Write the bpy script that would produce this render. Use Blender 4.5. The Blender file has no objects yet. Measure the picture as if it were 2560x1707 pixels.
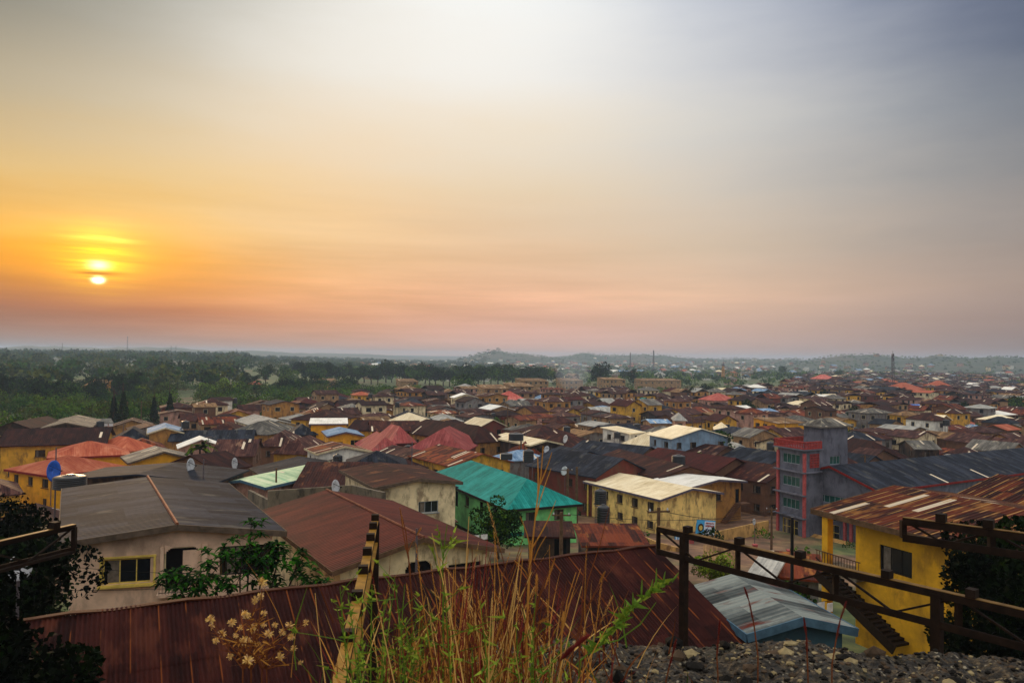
import bpy, math, random
import numpy as np
from mathutils import Vector, Matrix, noise
random.seed(7); RS = np.random.RandomState(11)
S = bpy.context.scene; COL = S.collection
CZ = 26.0; F = 1950.0
ro, pi_ = math.radians(.75), math.radians(1.16)
Rv = Vector((math.cos(ro), 0, math.sin(ro)))
Fv = Vector((0, math.cos(pi_), math.sin(pi_)))
Fv = (Fv - Rv*Fv.dot(Rv)).normalized()
Uv = Rv.cross(Fv)
CAM = Vector((0, 0, CZ))
def ray(px, py): return Fv + Rv*((px-1280)/F) - Uv*((py-853.5)/F)
def P(px, py, z):
    d = ray(px, py); t = (z-CZ)/d.z; return CAM + d*t
def PD(px, py, dist):
    d = ray(px, py); return CAM + d*(dist/d.y)
def proj(p):
    v = Vector(p)-CAM; f = v.dot(Fv)
    if f < .1: return (-9999, -9999)
    return (1280+F*v.dot(Rv)/f, 853.5-F*v.dot(Uv)/f)
# coordinates read off enlarged views of the photograph
def Z(n, X, Y):
    if n <= 4: return (640*(n-1)+X/3.672, 840+Y/3.672)
    return (640*(n-5)+X/3.564, 1267+Y/3.564)
HILLS = [(-1.2, 3000, 52, 95, 300), (1.3, 3050, 32, 130, 350), (5.4, 3500, 46, 110, 400), (8.4, 3500, 36, 200, 400), (10.5, 3600, 34, 330, 400), (17.0, 3900, 30, 330, 400),
         (23.2, 2500, 45, 120, 300), (25.7, 2600, 36, 180, 300), (29.5, 2500, 36, 170, 300), (33.5, 2300, 35, 200, 300), (20.0, 3000, 30, 300, 300),
         (-30, 4300, 46, 500, 500), (-24, 4300, 44, 350, 500), (-18, 4600, 38, 500, 500), (-12, 5200, 34, 500, 500), (4.5, 4500, 34, 300, 500), (13.5, 5200, 34, 450, 500)]
GP = [(0, 24.3), (3.85, 24.3), (4.6, 22), (6, 19), (9, 15.5), (16, 12.2), (24, 11.6), (40, 10.4), (60, 7.6), (90, 3.6), (115, 1.0), (170, 0)]
def gz(x, y):
    r = math.hypot(x, y)
    if y < 0: return 24.3 if r < 60 else 24.3*max(0, 1-(r-60)/300)
    z = 0
    if r < 170:
        for (a, za), (b, zb) in zip(GP, GP[1:]):
            if r <= b: z = za+(zb-za)*(r-a)/(b-a); break
        return z
    if r > 500:
        k = min(1, (r-500)/1500)
        z += k*(6*noise.noise(Vector((x/420, y/420, 3)))+3*noise.noise(Vector((x/150, y/150, 9))))
        az = math.degrees(math.atan2(x, y))
        if az < -6: z += 9*min(1, (-6-az)/12)*min(1, (r-500)/900)
    if r > 1600:
        for a, rr, h, sx, sy in HILLS:
            ar = math.radians(a); cx, cy = rr*math.sin(ar), rr*math.cos(ar)
            u = (x-cx)*math.cos(ar)-(y-cy)*math.sin(ar); v = (x-cx)*math.sin(ar)+(y-cy)*math.cos(ar)
            q = (u/sx)**2+(v/sy)**2
            if q < 9: z = max(z, h*math.exp(-q*.75)*(1+.16*noise.noise(Vector((x/60, y/60, 5)))) + .35*z)
        if r > 5200: z = max(z, 27*min(1, (r-5200)/1200)*(1+.25*noise.noise(Vector((x/500, y/900, 1)))))
    return z

class MB:
    def __init__(s): s.v = []; s.f = []; s.m = []; s.uv = []
    def face(s, pts, mat=0, uv=None):
        i = len(s.v); s.v.extend([tuple(p) for p in pts]); s.f.append(tuple(range(i, i+len(pts)))); s.m.append(mat)
        s.uv.append(uv if uv else [(0, 0)]*len(pts))
    def box(s, c, d, mat=0, ax=None, ay=None):
        ax = Vector(ax).normalized() if ax else Vector((1, 0, 0)); 
        ay = Vector(ay).normalized() if ay else (Vector((0, 0, 1)).cross(ax).normalized() if abs(ax.z) < .99 else Vector((0, 1, 0)))
        az = ax.cross(ay); c = Vector(c); a, b, e = ax*d[0]/2, ay*d[1]/2, az*d[2]/2
        q = [c-a-b-e, c+a-b-e, c+a+b-e, c-a+b-e, c-a-b+e, c+a-b+e, c+a+b+e, c-a+b+e]
        for idx in ((0, 3, 2, 1), (4, 5, 6, 7), (0, 1, 5, 4), (1, 2, 6, 5), (2, 3, 7, 6), (3, 0, 4, 7)):
            s.face([q[k] for k in idx], mat)
    def bar(s, a, b, w, h=None, mat=0):
        a = Vector(a); b = Vector(b); d = b-a; s.box((a+b)/2, (d.length, w, h or w), mat, d)
    def tube(s, pts, rs, n=6, mat=0, cap=True):
        pts = [Vector(p) for p in pts]; rings = []
        if not isinstance(rs, (list, tuple)): rs = [rs]*len(pts)
        for k, p in enumerate(pts):
            d = (pts[min(k+1, len(pts)-1)]-pts[max(k-1, 0)]).normalized()
            a = d.orthogonal().normalized() if abs(d.z) < .9 else Vector((1, 0, 0)).cross(d).normalized()
            if abs(d.z) < .9: a = Vector((0, 0, 1)).cross(d).normalized()
            b = d.cross(a); i = len(s.v)
            s.v.extend([tuple(p+(a*math.cos(t*2*math.pi/n)+b*math.sin(t*2*math.pi/n))*rs[k]) for t in range(n)]); rings.append(i)
        for i, j in zip(rings, rings[1:]):
            for t in range(n):
                s.f.append((i+t, i+(t+1) % n, j+(t+1) % n, j+t)); s.m.append(mat); s.uv.append([(0, 0)]*4)
        if cap:
            for i, rev in ((rings[0], 1), (rings[-1], 0)):
                r = list(range(i, i+n)); s.f.append(tuple(r[::-1] if rev else r)); s.m.append(mat); s.uv.append([(0, 0)]*n)
    def lathe(s, c, prof, n=14, mat=0):
        s.tube([Vector(c)+Vector((0, 0, z)) for r, z in prof], [r for r, z in prof], n, mat)
    def mesh(s, name, mats, smooth=False):
        me = bpy.data.meshes.new(name); me.from_pydata(s.v, [], s.f)
        for m in (mats if isinstance(mats, (list, tuple)) else [mats]): me.materials.append(m)
        me.polygons.foreach_set('material_index', s.m)
        if any(u != [(0, 0)]*len(u) for u in s.uv[:4]):
            l = me.uv_layers.new(name='UVMap'); l.data.foreach_set('uv', [c for u in s.uv for p in u for c in p])
        if smooth: me.polygons.foreach_set('use_smooth', [True]*len(s.f))
        me.update(); return me
def link(name, me, parent=None, loc=None, rot=None):
    o = bpy.data.objects.new(name, me); COL.objects.link(o)
    if parent: o.parent = parent
    if loc is not None: o.location = loc
    if rot is not None: o.rotation_euler = rot
    return o
def build(mb, name, mats, parent=None, smooth=False, loc=None, rot=None): return link(name, mb.mesh(name, mats, smooth), parent, loc, rot)
def tag(o, label=None, cat=None, group=None, kind=None):
    if label: o['label'] = label
    if cat: o['category'] = cat
    if group: o['group'] = group
    if kind: o['kind'] = kind
    return o
def thing(name, label, cat, loc, rz=0, group=None):
    o = bpy.data.objects.new(name, None); COL.objects.link(o); o.empty_display_size = .3
    o.location = loc; o.rotation_euler = (0, 0, rz); return tag(o, label, cat, group)
def quads_mesh(name, V, mats, midx, smooth=False):
    n = len(V); me = bpy.data.meshes.new(name); me.vertices.add(n*4); me.vertices.foreach_set('co', V.reshape(-1).astype(np.float32))
    me.loops.add(n*4); me.loops.foreach_set('vertex_index', np.arange(n*4, dtype=np.int32))
    me.polygons.add(n); me.polygons.foreach_set('loop_start', np.arange(0, n*4, 4, dtype=np.int32))
    for m in mats: me.materials.append(m)
    me.polygons.foreach_set('material_index', np.asarray(midx, dtype=np.int32))
    me.update(calc_edges=True); me.validate(); return me

# ---------------------------------------------------------------- materials
def lin(c):
    if isinstance(c, str): c = [int(c[i:i+2], 16) for i in (0, 2, 4)]
    f = lambda v: (v/255)/12.92 if v/255 <= .04045 else ((v/255+.055)/1.055)**2.4
    return (f(c[0]), f(c[1]), f(c[2]), 1)
def lk(c, g=1.24, k=1.12):
    c = lin(c); return (min(1, c[0]**g*k), min(1, c[1]**g*k), min(1, c[2]**g*k), 1)
class NT:
    def __init__(s, tree): s.t = tree; s.n = tree.nodes; s.l = tree.links; s.n.clear()
    def node(s, typ, ins=None, **kw):
        n = s.n.new(typ)
        for k, v in kw.items(): setattr(n, k, v)
        for k, v in (ins or {}).items():
            if hasattr(v, 'is_output'): s.l.new(v, n.inputs[k])
            else: n.inputs[k].default_value = v
        return n
    def m(s, op, a, b=None, c=None, clamp=False):
        n = s.n.new('ShaderNodeMath'); n.operation = op; n.use_clamp = clamp
        for i, v in enumerate((a, b, c)):
            if v is None: continue
            if hasattr(v, 'is_output'): s.l.new(v, n.inputs[i])
            else: n.inputs[i].default_value = v
        return n.outputs[0]
    def xyz(s, x, y, z): return s.node('ShaderNodeCombineXYZ', {0: x, 1: y, 2: z}).outputs[0]
    def sep(s, v): return s.node('ShaderNodeSeparateXYZ', {0: v}).outputs
    def noise(s, v, scale=1, det=4, rough=.55): return s.node('ShaderNodeTexNoise', {'Vector': v, 'Scale': scale, 'Detail': det, 'Roughness': rough}).outputs['Fac']
    def white(s, v): return s.node('ShaderNodeTexWhiteNoise', {'Vector': v}).outputs['Value']
    def ramp(s, f, stops, interp='LINEAR'):
        n = s.node('ShaderNodeValToRGB', {'Fac': f}); r = n.color_ramp; r.interpolation = interp
        while len(r.elements) < len(stops): r.elements.new(.5)
        for e, (p, c) in zip(r.elements, stops): e.position = p; e.color = c if len(c) == 4 else (*c, 1)
        return n.outputs['Color']
    def mix(s, f, a, b, blend='MIX'):
        n = s.n.new('ShaderNodeMix'); n.data_type = 'RGBA'; n.blend_type = blend
        for k, v in ((0, f), (6, a), (7, b)):
            if hasattr(v, 'is_output'): s.l.new(v, n.inputs[k])
            else: n.inputs[k].default_value = v
        return n.outputs[2]
    def mr(s, v, a, b, c=0., d=1., smooth=True):
        return s.node('ShaderNodeMapRange', {0: v, 1: a, 2: b, 3: c, 4: d}, interpolation_type='SMOOTHSTEP' if smooth else 'LINEAR').outputs[0]
def newmat(name):
    m = bpy.data.materials.new(name); m.use_nodes = True; t = NT(m.node_tree)
    b = t.node('ShaderNodeBsdfPrincipled'); o = t.node('ShaderNodeOutputMaterial', {0: b.outputs[0]})
    return m, t, b
def simple(name, c, rough=.8, metal=0, var=.25, scale=3.):
    m, t, b = newmat(name); c = lin(c); tc = t.node('ShaderNodeTexCoord').outputs['Object']
    n = t.noise(tc, scale, 5); d = tuple(v*(1-var) for v in c[:3]); e = tuple(min(1, v*(1+var)) for v in c[:3])
    col = t.ramp(n, [(.3, d), (.7, e)])
    t.l.new(col, b.inputs['Base Color']); b.inputs['Roughness'].default_value = rough; b.inputs['Metallic'].default_value = metal
    if rough > .5: b.inputs['Specular IOR Level'].default_value = .12
    return m
ROOFM = {}
def roofmat(key, cols, pitch=.3, strip=.0, bump=.5, rough=.75, sheetvar=.22, seam=None, spec=.1):
    m, t, b = newmat('roof_'+key); uv = t.node('ShaderNodeUVMap').outputs[0]; x, y, _ = t.sep(uv)
    rnd = t.node('ShaderNodeObjectInfo').outputs['Random']; r1 = t.m('MULTIPLY', rnd, 61.7)
    sx = t.m('FLOOR', t.m('MULTIPLY', x, 1/.8)); sy = t.m('FLOOR', t.m('MULTIPLY', y, 1/2.3))
    w = t.white(t.xyz(sx, sy, r1))
    n1 = t.noise(t.xyz(t.m('MULTIPLY', x, .5), t.m('MULTIPLY', y, .16), r1), 1, 6, .62)
    n2 = t.noise(t.xyz(t.m('MULTIPLY', x, 5.), t.m('MULTIPLY', y, .35), r1), 1, 3)
    n3 = t.noise(t.xyz(x, y, r1), 2.6, 5, .7)
    fac = t.m('ADD', t.m('ADD', t.m('MULTIPLY', n1, .42), t.m('MULTIPLY', n2, .28)), t.m('ADD', t.m('MULTIPLY', n3, .2), t.m('MULTIPLY', w, sheetvar*.55)))
    fac = t.m('SUBTRACT', fac, sheetvar*.2)
    c = t.ramp(fac, [(.33, lk(cols[0])), (.46, lk(cols[1])), (.58, lk(cols[2]))])
    if len(cols) > 3:
        n4 = t.noise(t.xyz(t.m('MULTIPLY', x, .9), t.m('MULTIPLY', y, .3), t.m('ADD', r1, 7.)), 1, 5, .6)
        c = t.mix(t.mr(n4, .56, .68), c, lk(cols[3]))
    if strip:
        w2 = t.white(t.xyz(t.m('FLOOR', t.m('MULTIPLY', x, 1/.42)), t.m('FLOOR', t.m('MULTIPLY', t.m('ADD', y, t.m('MULTIPLY', w, .4)), 1/3.1)), t.m('ADD', r1, 3.3)))
        c = t.mix(t.m('GREATER_THAN', w2, 1-strip), c, lk((214, 200, 176)))
    edge = t.m('LESS_THAN', t.m('FRACT', t.m('MULTIPLY', x, 1/.8)), .06)
    c = t.mix(t.m('MULTIPLY', edge, .35), c, lk(cols[2]))
    if seam:
        sc_, sw_, sa_, sp_ = seam; e_ = t.m('LESS_THAN', t.m('FRACT', t.m('MULTIPLY', x, 1/sp_)), sw_); nz = t.noise(t.xyz(t.m('MULTIPLY', x, 1.3), t.m('MULTIPLY', y, .8), r1), 1, 3)
        c = t.mix(t.m('MULTIPLY', t.m('MULTIPLY', e_, t.mr(nz, .42, .58)), sa_), c, lk(sc_))
    v = t.m('ADD', .8, t.m('MULTIPLY', t.m('FRACT', t.m('MULTIPLY', rnd, 13.7)), .4))
    c = t.mix(1., c, t.xyz(v, v, v), 'MULTIPLY')
    t.l.new(c, b.inputs['Base Color'])
    if bump:
        h = t.m('ADD', t.m('SINE', t.m('MULTIPLY', x, 2*math.pi/pitch)), t.m('MULTIPLY', n3, .8))
        t.l.new(t.node('ShaderNodeBump', {'Strength': bump, 'Distance': .03, 'Height': h}).outputs[0], b.inputs['Normal'])
    b.inputs['Roughness'].default_value = rough; b.inputs['Specular IOR Level'].default_value = spec
    ROOFM[key] = m; return m
WALLM = {}
def wallmat(key, c, stain='6a5038', amt=.7):
    m, t, b = newmat('wall_'+key); tc = t.node('ShaderNodeTexCoord').outputs['Object']; x, y, z = t.sep(tc)
    rnd = t.node('ShaderNodeObjectInfo').outputs['Random']; r1 = t.m('MULTIPLY', rnd, 37.)
    p = t.node('ShaderNodeVectorMath', {0: tc, 1: t.xyz(r1, r1, r1)}, operation='ADD').outputs[0]
    n1 = t.noise(p, .5, 7, .65); px_, py_, pz_ = t.sep(p)
    n2 = t.noise(t.xyz(t.m('MULTIPLY', px_, .95), t.m('MULTIPLY', py_, .95), t.m('MULTIPLY', pz_, .42)), 1, 8, .68)
    cc = lk(c); hi = tuple(min(1, v*1.12) for v in cc[:3]); lo = tuple(v*.66 for v in cc[:3])
    col = t.ramp(n1, [(.35, lo), (.6, hi)])
    col = t.mix(t.m('MULTIPLY', t.mr(n2, .47, .64), amt), col, lk(stain))
    t.l.new(col, b.inputs['Base Color']); b.inputs['Roughness'].default_value = .92
    t.l.new(t.node('ShaderNodeBump', {'Strength': .25, 'Distance': .02, 'Height': t.noise(p, 9, 4)}).outputs[0], b.inputs['Normal'])
    WALLM[key] = m; return m
roofmat('brown', ('2a100c', '43201a', '5e3426', '7a5238'), strip=.012)
roofmat('rust', ('3c1a10', '633022', '8a4a2c', 'a8743e'), strip=.05, sheetvar=.45)
roofmat('darkbrown', ('1c0b09', '351814', '4c2a20'), strip=.006)
roofmat('maroon', ('330c0c', '501a14', '662a1e'), strip=.0, sheetvar=.12)
roofmat('purplebrown', ('2b1614', '4a2c28', '6b4a40', '8a6c58'), strip=.03)
roofmat('tan', ('57402c', '85694a', 'ab8c64'), strip=.02)
roofmat('slate', ('1a1d24', '2e323b', '464a54', '5c5a56'), strip=.004, bump=.7, spec=.06)
roofmat('grey', ('45423e', '6b6760', '8f8a80', 'a39b86'), strip=.02)
roofmat('lightgrey', ('7c7a74', 'a4a29a', 'c2bfb4'), strip=.0)
roofmat('cream', ('cbb892', 'e6d6b4', 'f2e8cc'), strip=.0, sheetvar=.12, bump=.25)
roofmat('white', ('ccc8ba', 'e6e2d6', 'f4f0e6'), strip=.0, sheetvar=.12, bump=.25)
roofmat('salmon', ('964a34', 'b0664a', 'c4886a'), strip=.0, sheetvar=.12, bump=.35)
roofmat('pink', ('7a3a38', '9c5450', 'b5706a', '8c5a52'), strip=.0, sheetvar=.15)
roofmat('red', ('a84c40', 'c06c5e', 'd08c7e'), strip=.0, bump=.2)
roofmat('teal', ('127066', '22948a', '40aca2'), strip=.0, sheetvar=.16, bump=.4)
roofmat('blue', ('2c5c9c', '4a80c4', '7aa6d6'), strip=.0)
roofmat('bluegrey', ('56708a', '7e98b0', 'b0c0cc'), strip=.05)
roofmat('palegreen', ('8fa888', 'b8c8a4', 'd6d8b8', '86b894'), strip=.03)
roofmat('zinc', ('6d7474', '9fa5a2', 'c0c2bb', '7a4028'), strip=.0, sheetvar=.5)
roofmat('streaked', ('2c100a', '4e2012', '743a1c', '9a6c38'), strip=.035, sheetvar=.4, bump=.8, seam=('c09a60', .14, .85, .62))
wallmat('yellow', 'd2a63c'); wallmat('brightyellow', 'd9aa24', '7a5a20', .55); wallmat('ochre', 'b98c4a'); wallmat('tan', 'a98a64')
wallmat('cream', 'e0d0aa'); wallmat('white', 'dedacc', amt=.35); wallmat('pinkish', 'bd9886'); wallmat('grey', '8a8682'); wallmat('mud', '7d5a40')
wallmat('mint', '8ad086', '3f8a62', .45); wallmat('purple', '74757f', '45424c', .6); wallmat('brick', '7a3c2c'); wallmat('bluish', '8aa0b0', amt=.3)
wallmat('concrete', '7c7260', '3a3428', .85); wallmat('darkwood', '3a2a20'); wallmat('paleyellow', 'ecd088', '8a6c48', .8); wallmat('saffron', 'e0a818', amt=.12); wallmat('blush', 'dcc0a6', '7a6458', .35); wallmat('plaster', 'c8a468', '6a4c30', .8)
wallmat('bluefascia', '45646e', '3c505c', .4)
M = {}
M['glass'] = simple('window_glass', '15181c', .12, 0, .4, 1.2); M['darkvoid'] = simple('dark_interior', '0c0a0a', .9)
M['frame'] = simple('frame_brown', '4a3626', .7); M['framew'] = simple('frame_cream', 'c8b890', .7); M['framey'] = simple('frame_yellow', 'd8bc5c', .6)
M['frameg'] = simple('frame_grey', '8c9498', .5); M['framedk'] = simple('frame_dark', '1c1814', .7)
M['greenglass'] = simple('green_glass', '1c4a44', .15, 0, .4, 1.); M['steel'] = simple('rusted_steel', '20150c', .75, 0, .5, 6.)
M['steel_lit_plate'] = simple('yellow_lit_steel_plate', '8a6420', .6, .1, .35, 5.); M['steel_lit_top'] = simple('ochre_lit_plate', '6e5226', .6, .1, .4, 5.); M['black'] = simple('black_plastic', '101114', .35, 0, .2)  # girder plates: warm light on their upper faces put into the colour
M['red'] = simple('red_paint', '9c3a34', .7); M['pinkred'] = simple('pink_red_paint', 'a8504e', .7); M['wood'] = simple('weathered_wood', '5c4632', .85, 0, .4)
M['dishw'] = simple('dish_white', 'b4b6b6', .5); M['dishb'] = simple('dish_blue', '1656b4', .5); M['fascia'] = simple('fascia_board', '5a4c3e', .8, 0, .4); M['fasciared'] = simple('fascia_red', '7a1f18', .7)
M['fasciagrey'] = simple('fascia_grey', '5c5460', .8, 0, .3); M['cap'] = simple('ridge_cap', '7a4a34', .7, .2, .4)
M['mast'] = simple('mast_steel', '5c5456', .6, .2); M['cloth'] = simple('washing_white', 'd8d2cc', .9); M['bluedoor'] = simple('blue_door', '2c4474', .6)
M['tealband'] = simple('teal_band', '2a8a74', .7); M['vinylblue'] = simple('banner_blue', '4aa4d4', .6, 0, .1); M['vinylwhite'] = simple('banner_white', 'd4dce4', .6, 0, .1); M['skin'] = simple('skin', '4a2c1e', .6)
M['wire'] = simple('cable_black', '1a1614', .6)
def leafm(name, a, b, c, scale=1.5):
    m, t, bs = newmat(name); tc = t.node('ShaderNodeTexCoord').outputs['Object']
    rnd = t.node('ShaderNodeObjectInfo').outputs['Random']
    n = t.m('ADD', t.m('MULTIPLY', t.noise(tc, scale, 4, .7), .85), t.m('MULTIPLY', t.m('SUBTRACT', rnd, .5), .22))
    n = t.m('ADD', n, .07)
    t.l.new(t.ramp(n, [(.3, lk(a)), (.5, lk(b)), (.72, lk(c))]), bs.inputs['Base Color']); bs.inputs['Roughness'].default_value = .7
    bs.inputs['Specular IOR Level'].default_value = .03; return m
LEAF = [leafm('leaf_deep', '12200a', '1f3610', '324c18'), leafm('leaf_mid', '1c320c', '305016', '4a6a20'), leafm('leaf_light', '2e4a12', '52701c', '788a2a')]
LEAFY = [leafm('leaf_olive', '2a3010', '48501a', '6a6c26'), leafm('leaf_yellowgreen', '3c4a14', '64741e', '8a9030'), leafm('leaf_lime', '4c641c', '74902a', '9cb03c')]
LEAFD = [leafm('leaf_black', '0a0f08', '10190a', '1c2a10'), leafm('leaf_blackgreen', '0e150a', '18240e', '2a3a16'), leafm('leaf_dusk', '121c0c', '203012', '3a4c1c')]
M['curtain'] = simple('curtain', '6a6054', .9, 0, .4, 4.); M['bark'] = simple('bark', '3c2c20', .9, 0, .4)

# ---------------------------------------------------------------- world
w = bpy.data.worlds.new('World'); S.world = w; w.use_nodes = True
t = NT(w.node_tree)
d = t.node('ShaderNodeTexCoord').outputs['Generated']; dx, dy, dz = t.sep(d)
az = t.m('MULTIPLY', t.m('ARCTAN2', dx, dy), 57.2958); el = t.m('MULTIPLY', t.m('ARCSINE', dz), 57.2958)
warp = t.noise(t.xyz(t.m('MULTIPLY', az, .035), t.m('MULTIPLY', el, .16), 2.), 1, 5, .6)
elw = t.m('ADD', el, t.m('MULTIPLY', t.m('MULTIPLY', t.m('SUBTRACT', warp, .5), 4.), t.mr(el, 1., 12., .1, 1.)))
ef = t.m('DIVIDE', elw, 40., clamp=True)
COLS = [(-33, [(.3, (120, 98, 88)), (2.8, (158, 110, 80)), (4.6, (176, 112, 56)), (5.6, (222, 140, 36)), (8.0, (238, 172, 74)), (11, (222, 180, 108)), (16, (158, 144, 114)), (21, (92, 92, 84))]),
        (-27, [(.3, (190, 146, 122)), (2.8, (205, 118, 62)), (4.6, (250, 158, 34)), (6.5, (253, 178, 44)), (8.5, (252, 202, 108)), (12, (248, 216, 160)), (17, (232, 216, 188)), (24, (176, 174, 162))]),
        (-14, [(.3, (208, 162, 138)), (2.8, (224, 158, 110)), (5.5, (246, 184, 124)), (8.5, (250, 206, 150)), (12, (246, 212, 166)), (16, (240, 220, 192)), (20, (236, 228, 214)), (25, (238, 236, 230))]),
        (0, [(.3, (214, 170, 154)), (2.0, (224, 174, 154)), (4, (236, 184, 150)), (7, (230, 190, 152)), (12, (232, 210, 178)), (16, (236, 222, 200)), (20, (240, 236, 228)), (25, (242, 243, 240))]),
        (15, [(.3, (204, 170, 158)), (2.5, (214, 176, 154)), (4.5, (236, 194, 160)), (8, (222, 198, 170)), (12, (222, 208, 190)), (16, (220, 216, 208)), (20, (216, 216, 216)), (25, (204, 208, 216))]),
        (24, [(.3, (180, 152, 144)), (2.5, (196, 166, 150)), (5, (206, 178, 158)), (8, (196, 180, 166)), (12, (186, 182, 178)), (16, (180, 182, 186)), (20, (162, 168, 182)), (25, (138, 150, 176))]),
        (31.5, [(.3, (112, 98, 98)), (2.5, (134, 116, 112)), (5, (146, 130, 122)), (8, (138, 130, 128)), (12, (112, 114, 120)), (16, (86, 96, 112)), (20, (56, 72, 100)), (25, (38, 54, 88))])]
cur = None; wsum = None
azw = t.m('ADD', az, t.m('MULTIPLY', t.m('SUBTRACT', warp, .5), 9.))
for i, (a, st) in enumerate(COLS):
    c = t.ramp(ef, [(e/40, lin(k)) for e, k in st])
    u = t.m('DIVIDE', t.m('SUBTRACT', azw, float(a)), 10.); wt = t.m('ADD', t.m('EXPONENT', t.m('MULTIPLY', t.m('MULTIPLY', u, u), -1.)), 1e-6)
    vs = t.node('ShaderNodeVectorMath', {0: c, 'Scale': wt}, operation='SCALE').outputs[0]
    cur = vs if cur is None else t.node('ShaderNodeVectorMath', {0: cur, 1: vs}, operation='ADD').outputs[0]
    wsum = wt if wsum is None else t.m('ADD', wsum, wt)
cur = t.node('ShaderNodeVectorMath', {0: cur, 'Scale': t.m('DIVIDE', 1., wsum)}, operation='SCALE').outputs[0]
side = t.m('MULTIPLY', t.mr(t.m('ABSOLUTE', az), 36, 75), 1.)
up = t.mr(el, 24, 42)
back = t.ramp(t.m('DIVIDE', el, 90., clamp=True), [(0, (.50, .50, .55)), (.15, (.60, .61, .67)), (.5, (.9, .95, 1.05)), (1, (1., 1., 1.))])
cur = t.mix(side, cur, back)
cur = t.mix(up, cur, t.mix(t.mr(el, 30, 80), (1.02, .98, .92, 1), (1.2, 1.2, 1.24, 1)))
# cloud streaks
st = t.noise(t.xyz(t.m('MULTIPLY', az, .05), t.m('MULTIPLY', el, .75), t.m('MULTIPLY', warp, 1.2)), 1, 6, .55)
amp = t.m('MULTIPLY', t.mr(el, 14, 2), t.mr(az, 20, -20, .25, 1.))
g = t.m('ADD', 1., t.m('MULTIPLY', t.m('SUBTRACT', st, .5), t.m('MULTIPLY', amp, .75)))
cur = t.mix(1., cur, t.xyz(g, t.m('POWER', g, 1.2), t.m('POWER', g, 1.5)), 'MULTIPLY')
# the sun behind banded cloud: glow, bright lobe above, small disc below
def gauss(a0, e0, sa, se):
    u = t.m('DIVIDE', t.m('SUBTRACT', az, a0), sa); v = t.m('DIVIDE', t.m('SUBTRACT', el, e0), se)
    return t.m('EXPONENT', t.m('MULTIPLY', t.m('ADD', t.m('MULTIPLY', u, u), t.m('MULTIPLY', v, v)), -1.))
band = t.noise(t.xyz(t.m('MULTIPLY', az, .12), t.m('MULTIPLY', el, 2.6), 4.), 1, 4, .6)
bm = t.mr(band, .36, .62, .35, 1.)
def addg(cur, g_, col, k):
    s = t.m('MULTIPLY', g_, k); return t.mix(1., cur, t.node('ShaderNodeVectorMath', {0: col[:3], 'Scale': s}, operation='SCALE').outputs[0], 'ADD')
cur = addg(cur, gauss(-4, 23, 18, 9), (1., 1., 1.), .07)
cur = addg(cur, t.m('MULTIPLY', gauss(2, 4.4, 15, 1.1), t.mr(st, .35, .65, .4, 1.)), (1., .5, .28), .17)
cur = addg(cur, gauss(-28.1, 6.4, 6.5, 2.1), (1., .42, .0), .42)
cur = addg(cur, t.m('MULTIPLY', gauss(-28.0, 6.1, 1.9, 1.6), bm), (1., .75, .0), .9)
cur = addg(cur, t.m('MULTIPLY', gauss(-27.6, 7.3, 1.7, .18), bm), (1., .9, .2), .45)
cur = addg(cur, t.m('MULTIPLY', gauss(-28.05, 5.62, .55, .28), bm), (1., 1., .6), 1.8)
cur = addg(cur, gauss(-28.05, 4.66, .27, .17), (1., .95, .6), 7.)
dk = t.m('MAXIMUM', t.m('MULTIPLY', gauss(-28.2, 5.08, 1.3, .10), .5), t.m('MULTIPLY', gauss(-28.2, 4.84, .5, .03), .6)); dk = t.m('SUBTRACT', 1., dk)
cur = t.mix(1., cur, t.xyz(dk, t.m('POWER', dk, 1.5), t.m('POWER', dk, 1.8)), 'MULTIPLY')
BG = t.node('ShaderNodeBackground', {'Color': cur, 'Strength': 1.0}); t.node('ShaderNodeOutputWorld', {0: BG.outputs[0]})
sl = bpy.data.lights.new('sun', 'SUN'); sl.energy = 1.1; sl.angle = math.radians(6); sl.color = (1., .66, .36)
so = bpy.data.objects.new('sun', sl); COL.objects.link(so)
sd = Vector((math.sin(math.radians(-28))*math.cos(math.radians(8)), math.cos(math.radians(-28))*math.cos(math.radians(8)), math.sin(math.radians(8))))
so.rotation_euler = sd.to_track_quat('Z', 'Y').to_euler(); so.location = sd*50+CAM
S.view_settings.view_transform = 'Standard'; S.view_settings.look = 'None'; S.view_settings.exposure = 0; S.view_settings.gamma = 1
cd = bpy.data.cameras.new('camera'); cam = bpy.data.objects.new('camera', cd); COL.objects.link(cam); S.camera = cam
cd.sensor_width = 23.6; cd.lens = F/2560*23.6; cd.clip_start = .05; cd.clip_end = 20000
cam.matrix_world = Matrix(((Rv.x, Uv.x, -Fv.x, 0), (Rv.y, Uv.y, -Fv.y, 0), (Rv.z, Uv.z, -Fv.z, CZ), (0, 0, 0, 1)))
cd.dof.use_dof = True; cd.dof.focus_distance = 45; cd.dof.aperture_fstop = 5.6
S.cycles.max_bounces = 5; S.cycles.diffuse_bounces = 3; S.cycles.volume_bounces = 1

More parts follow.
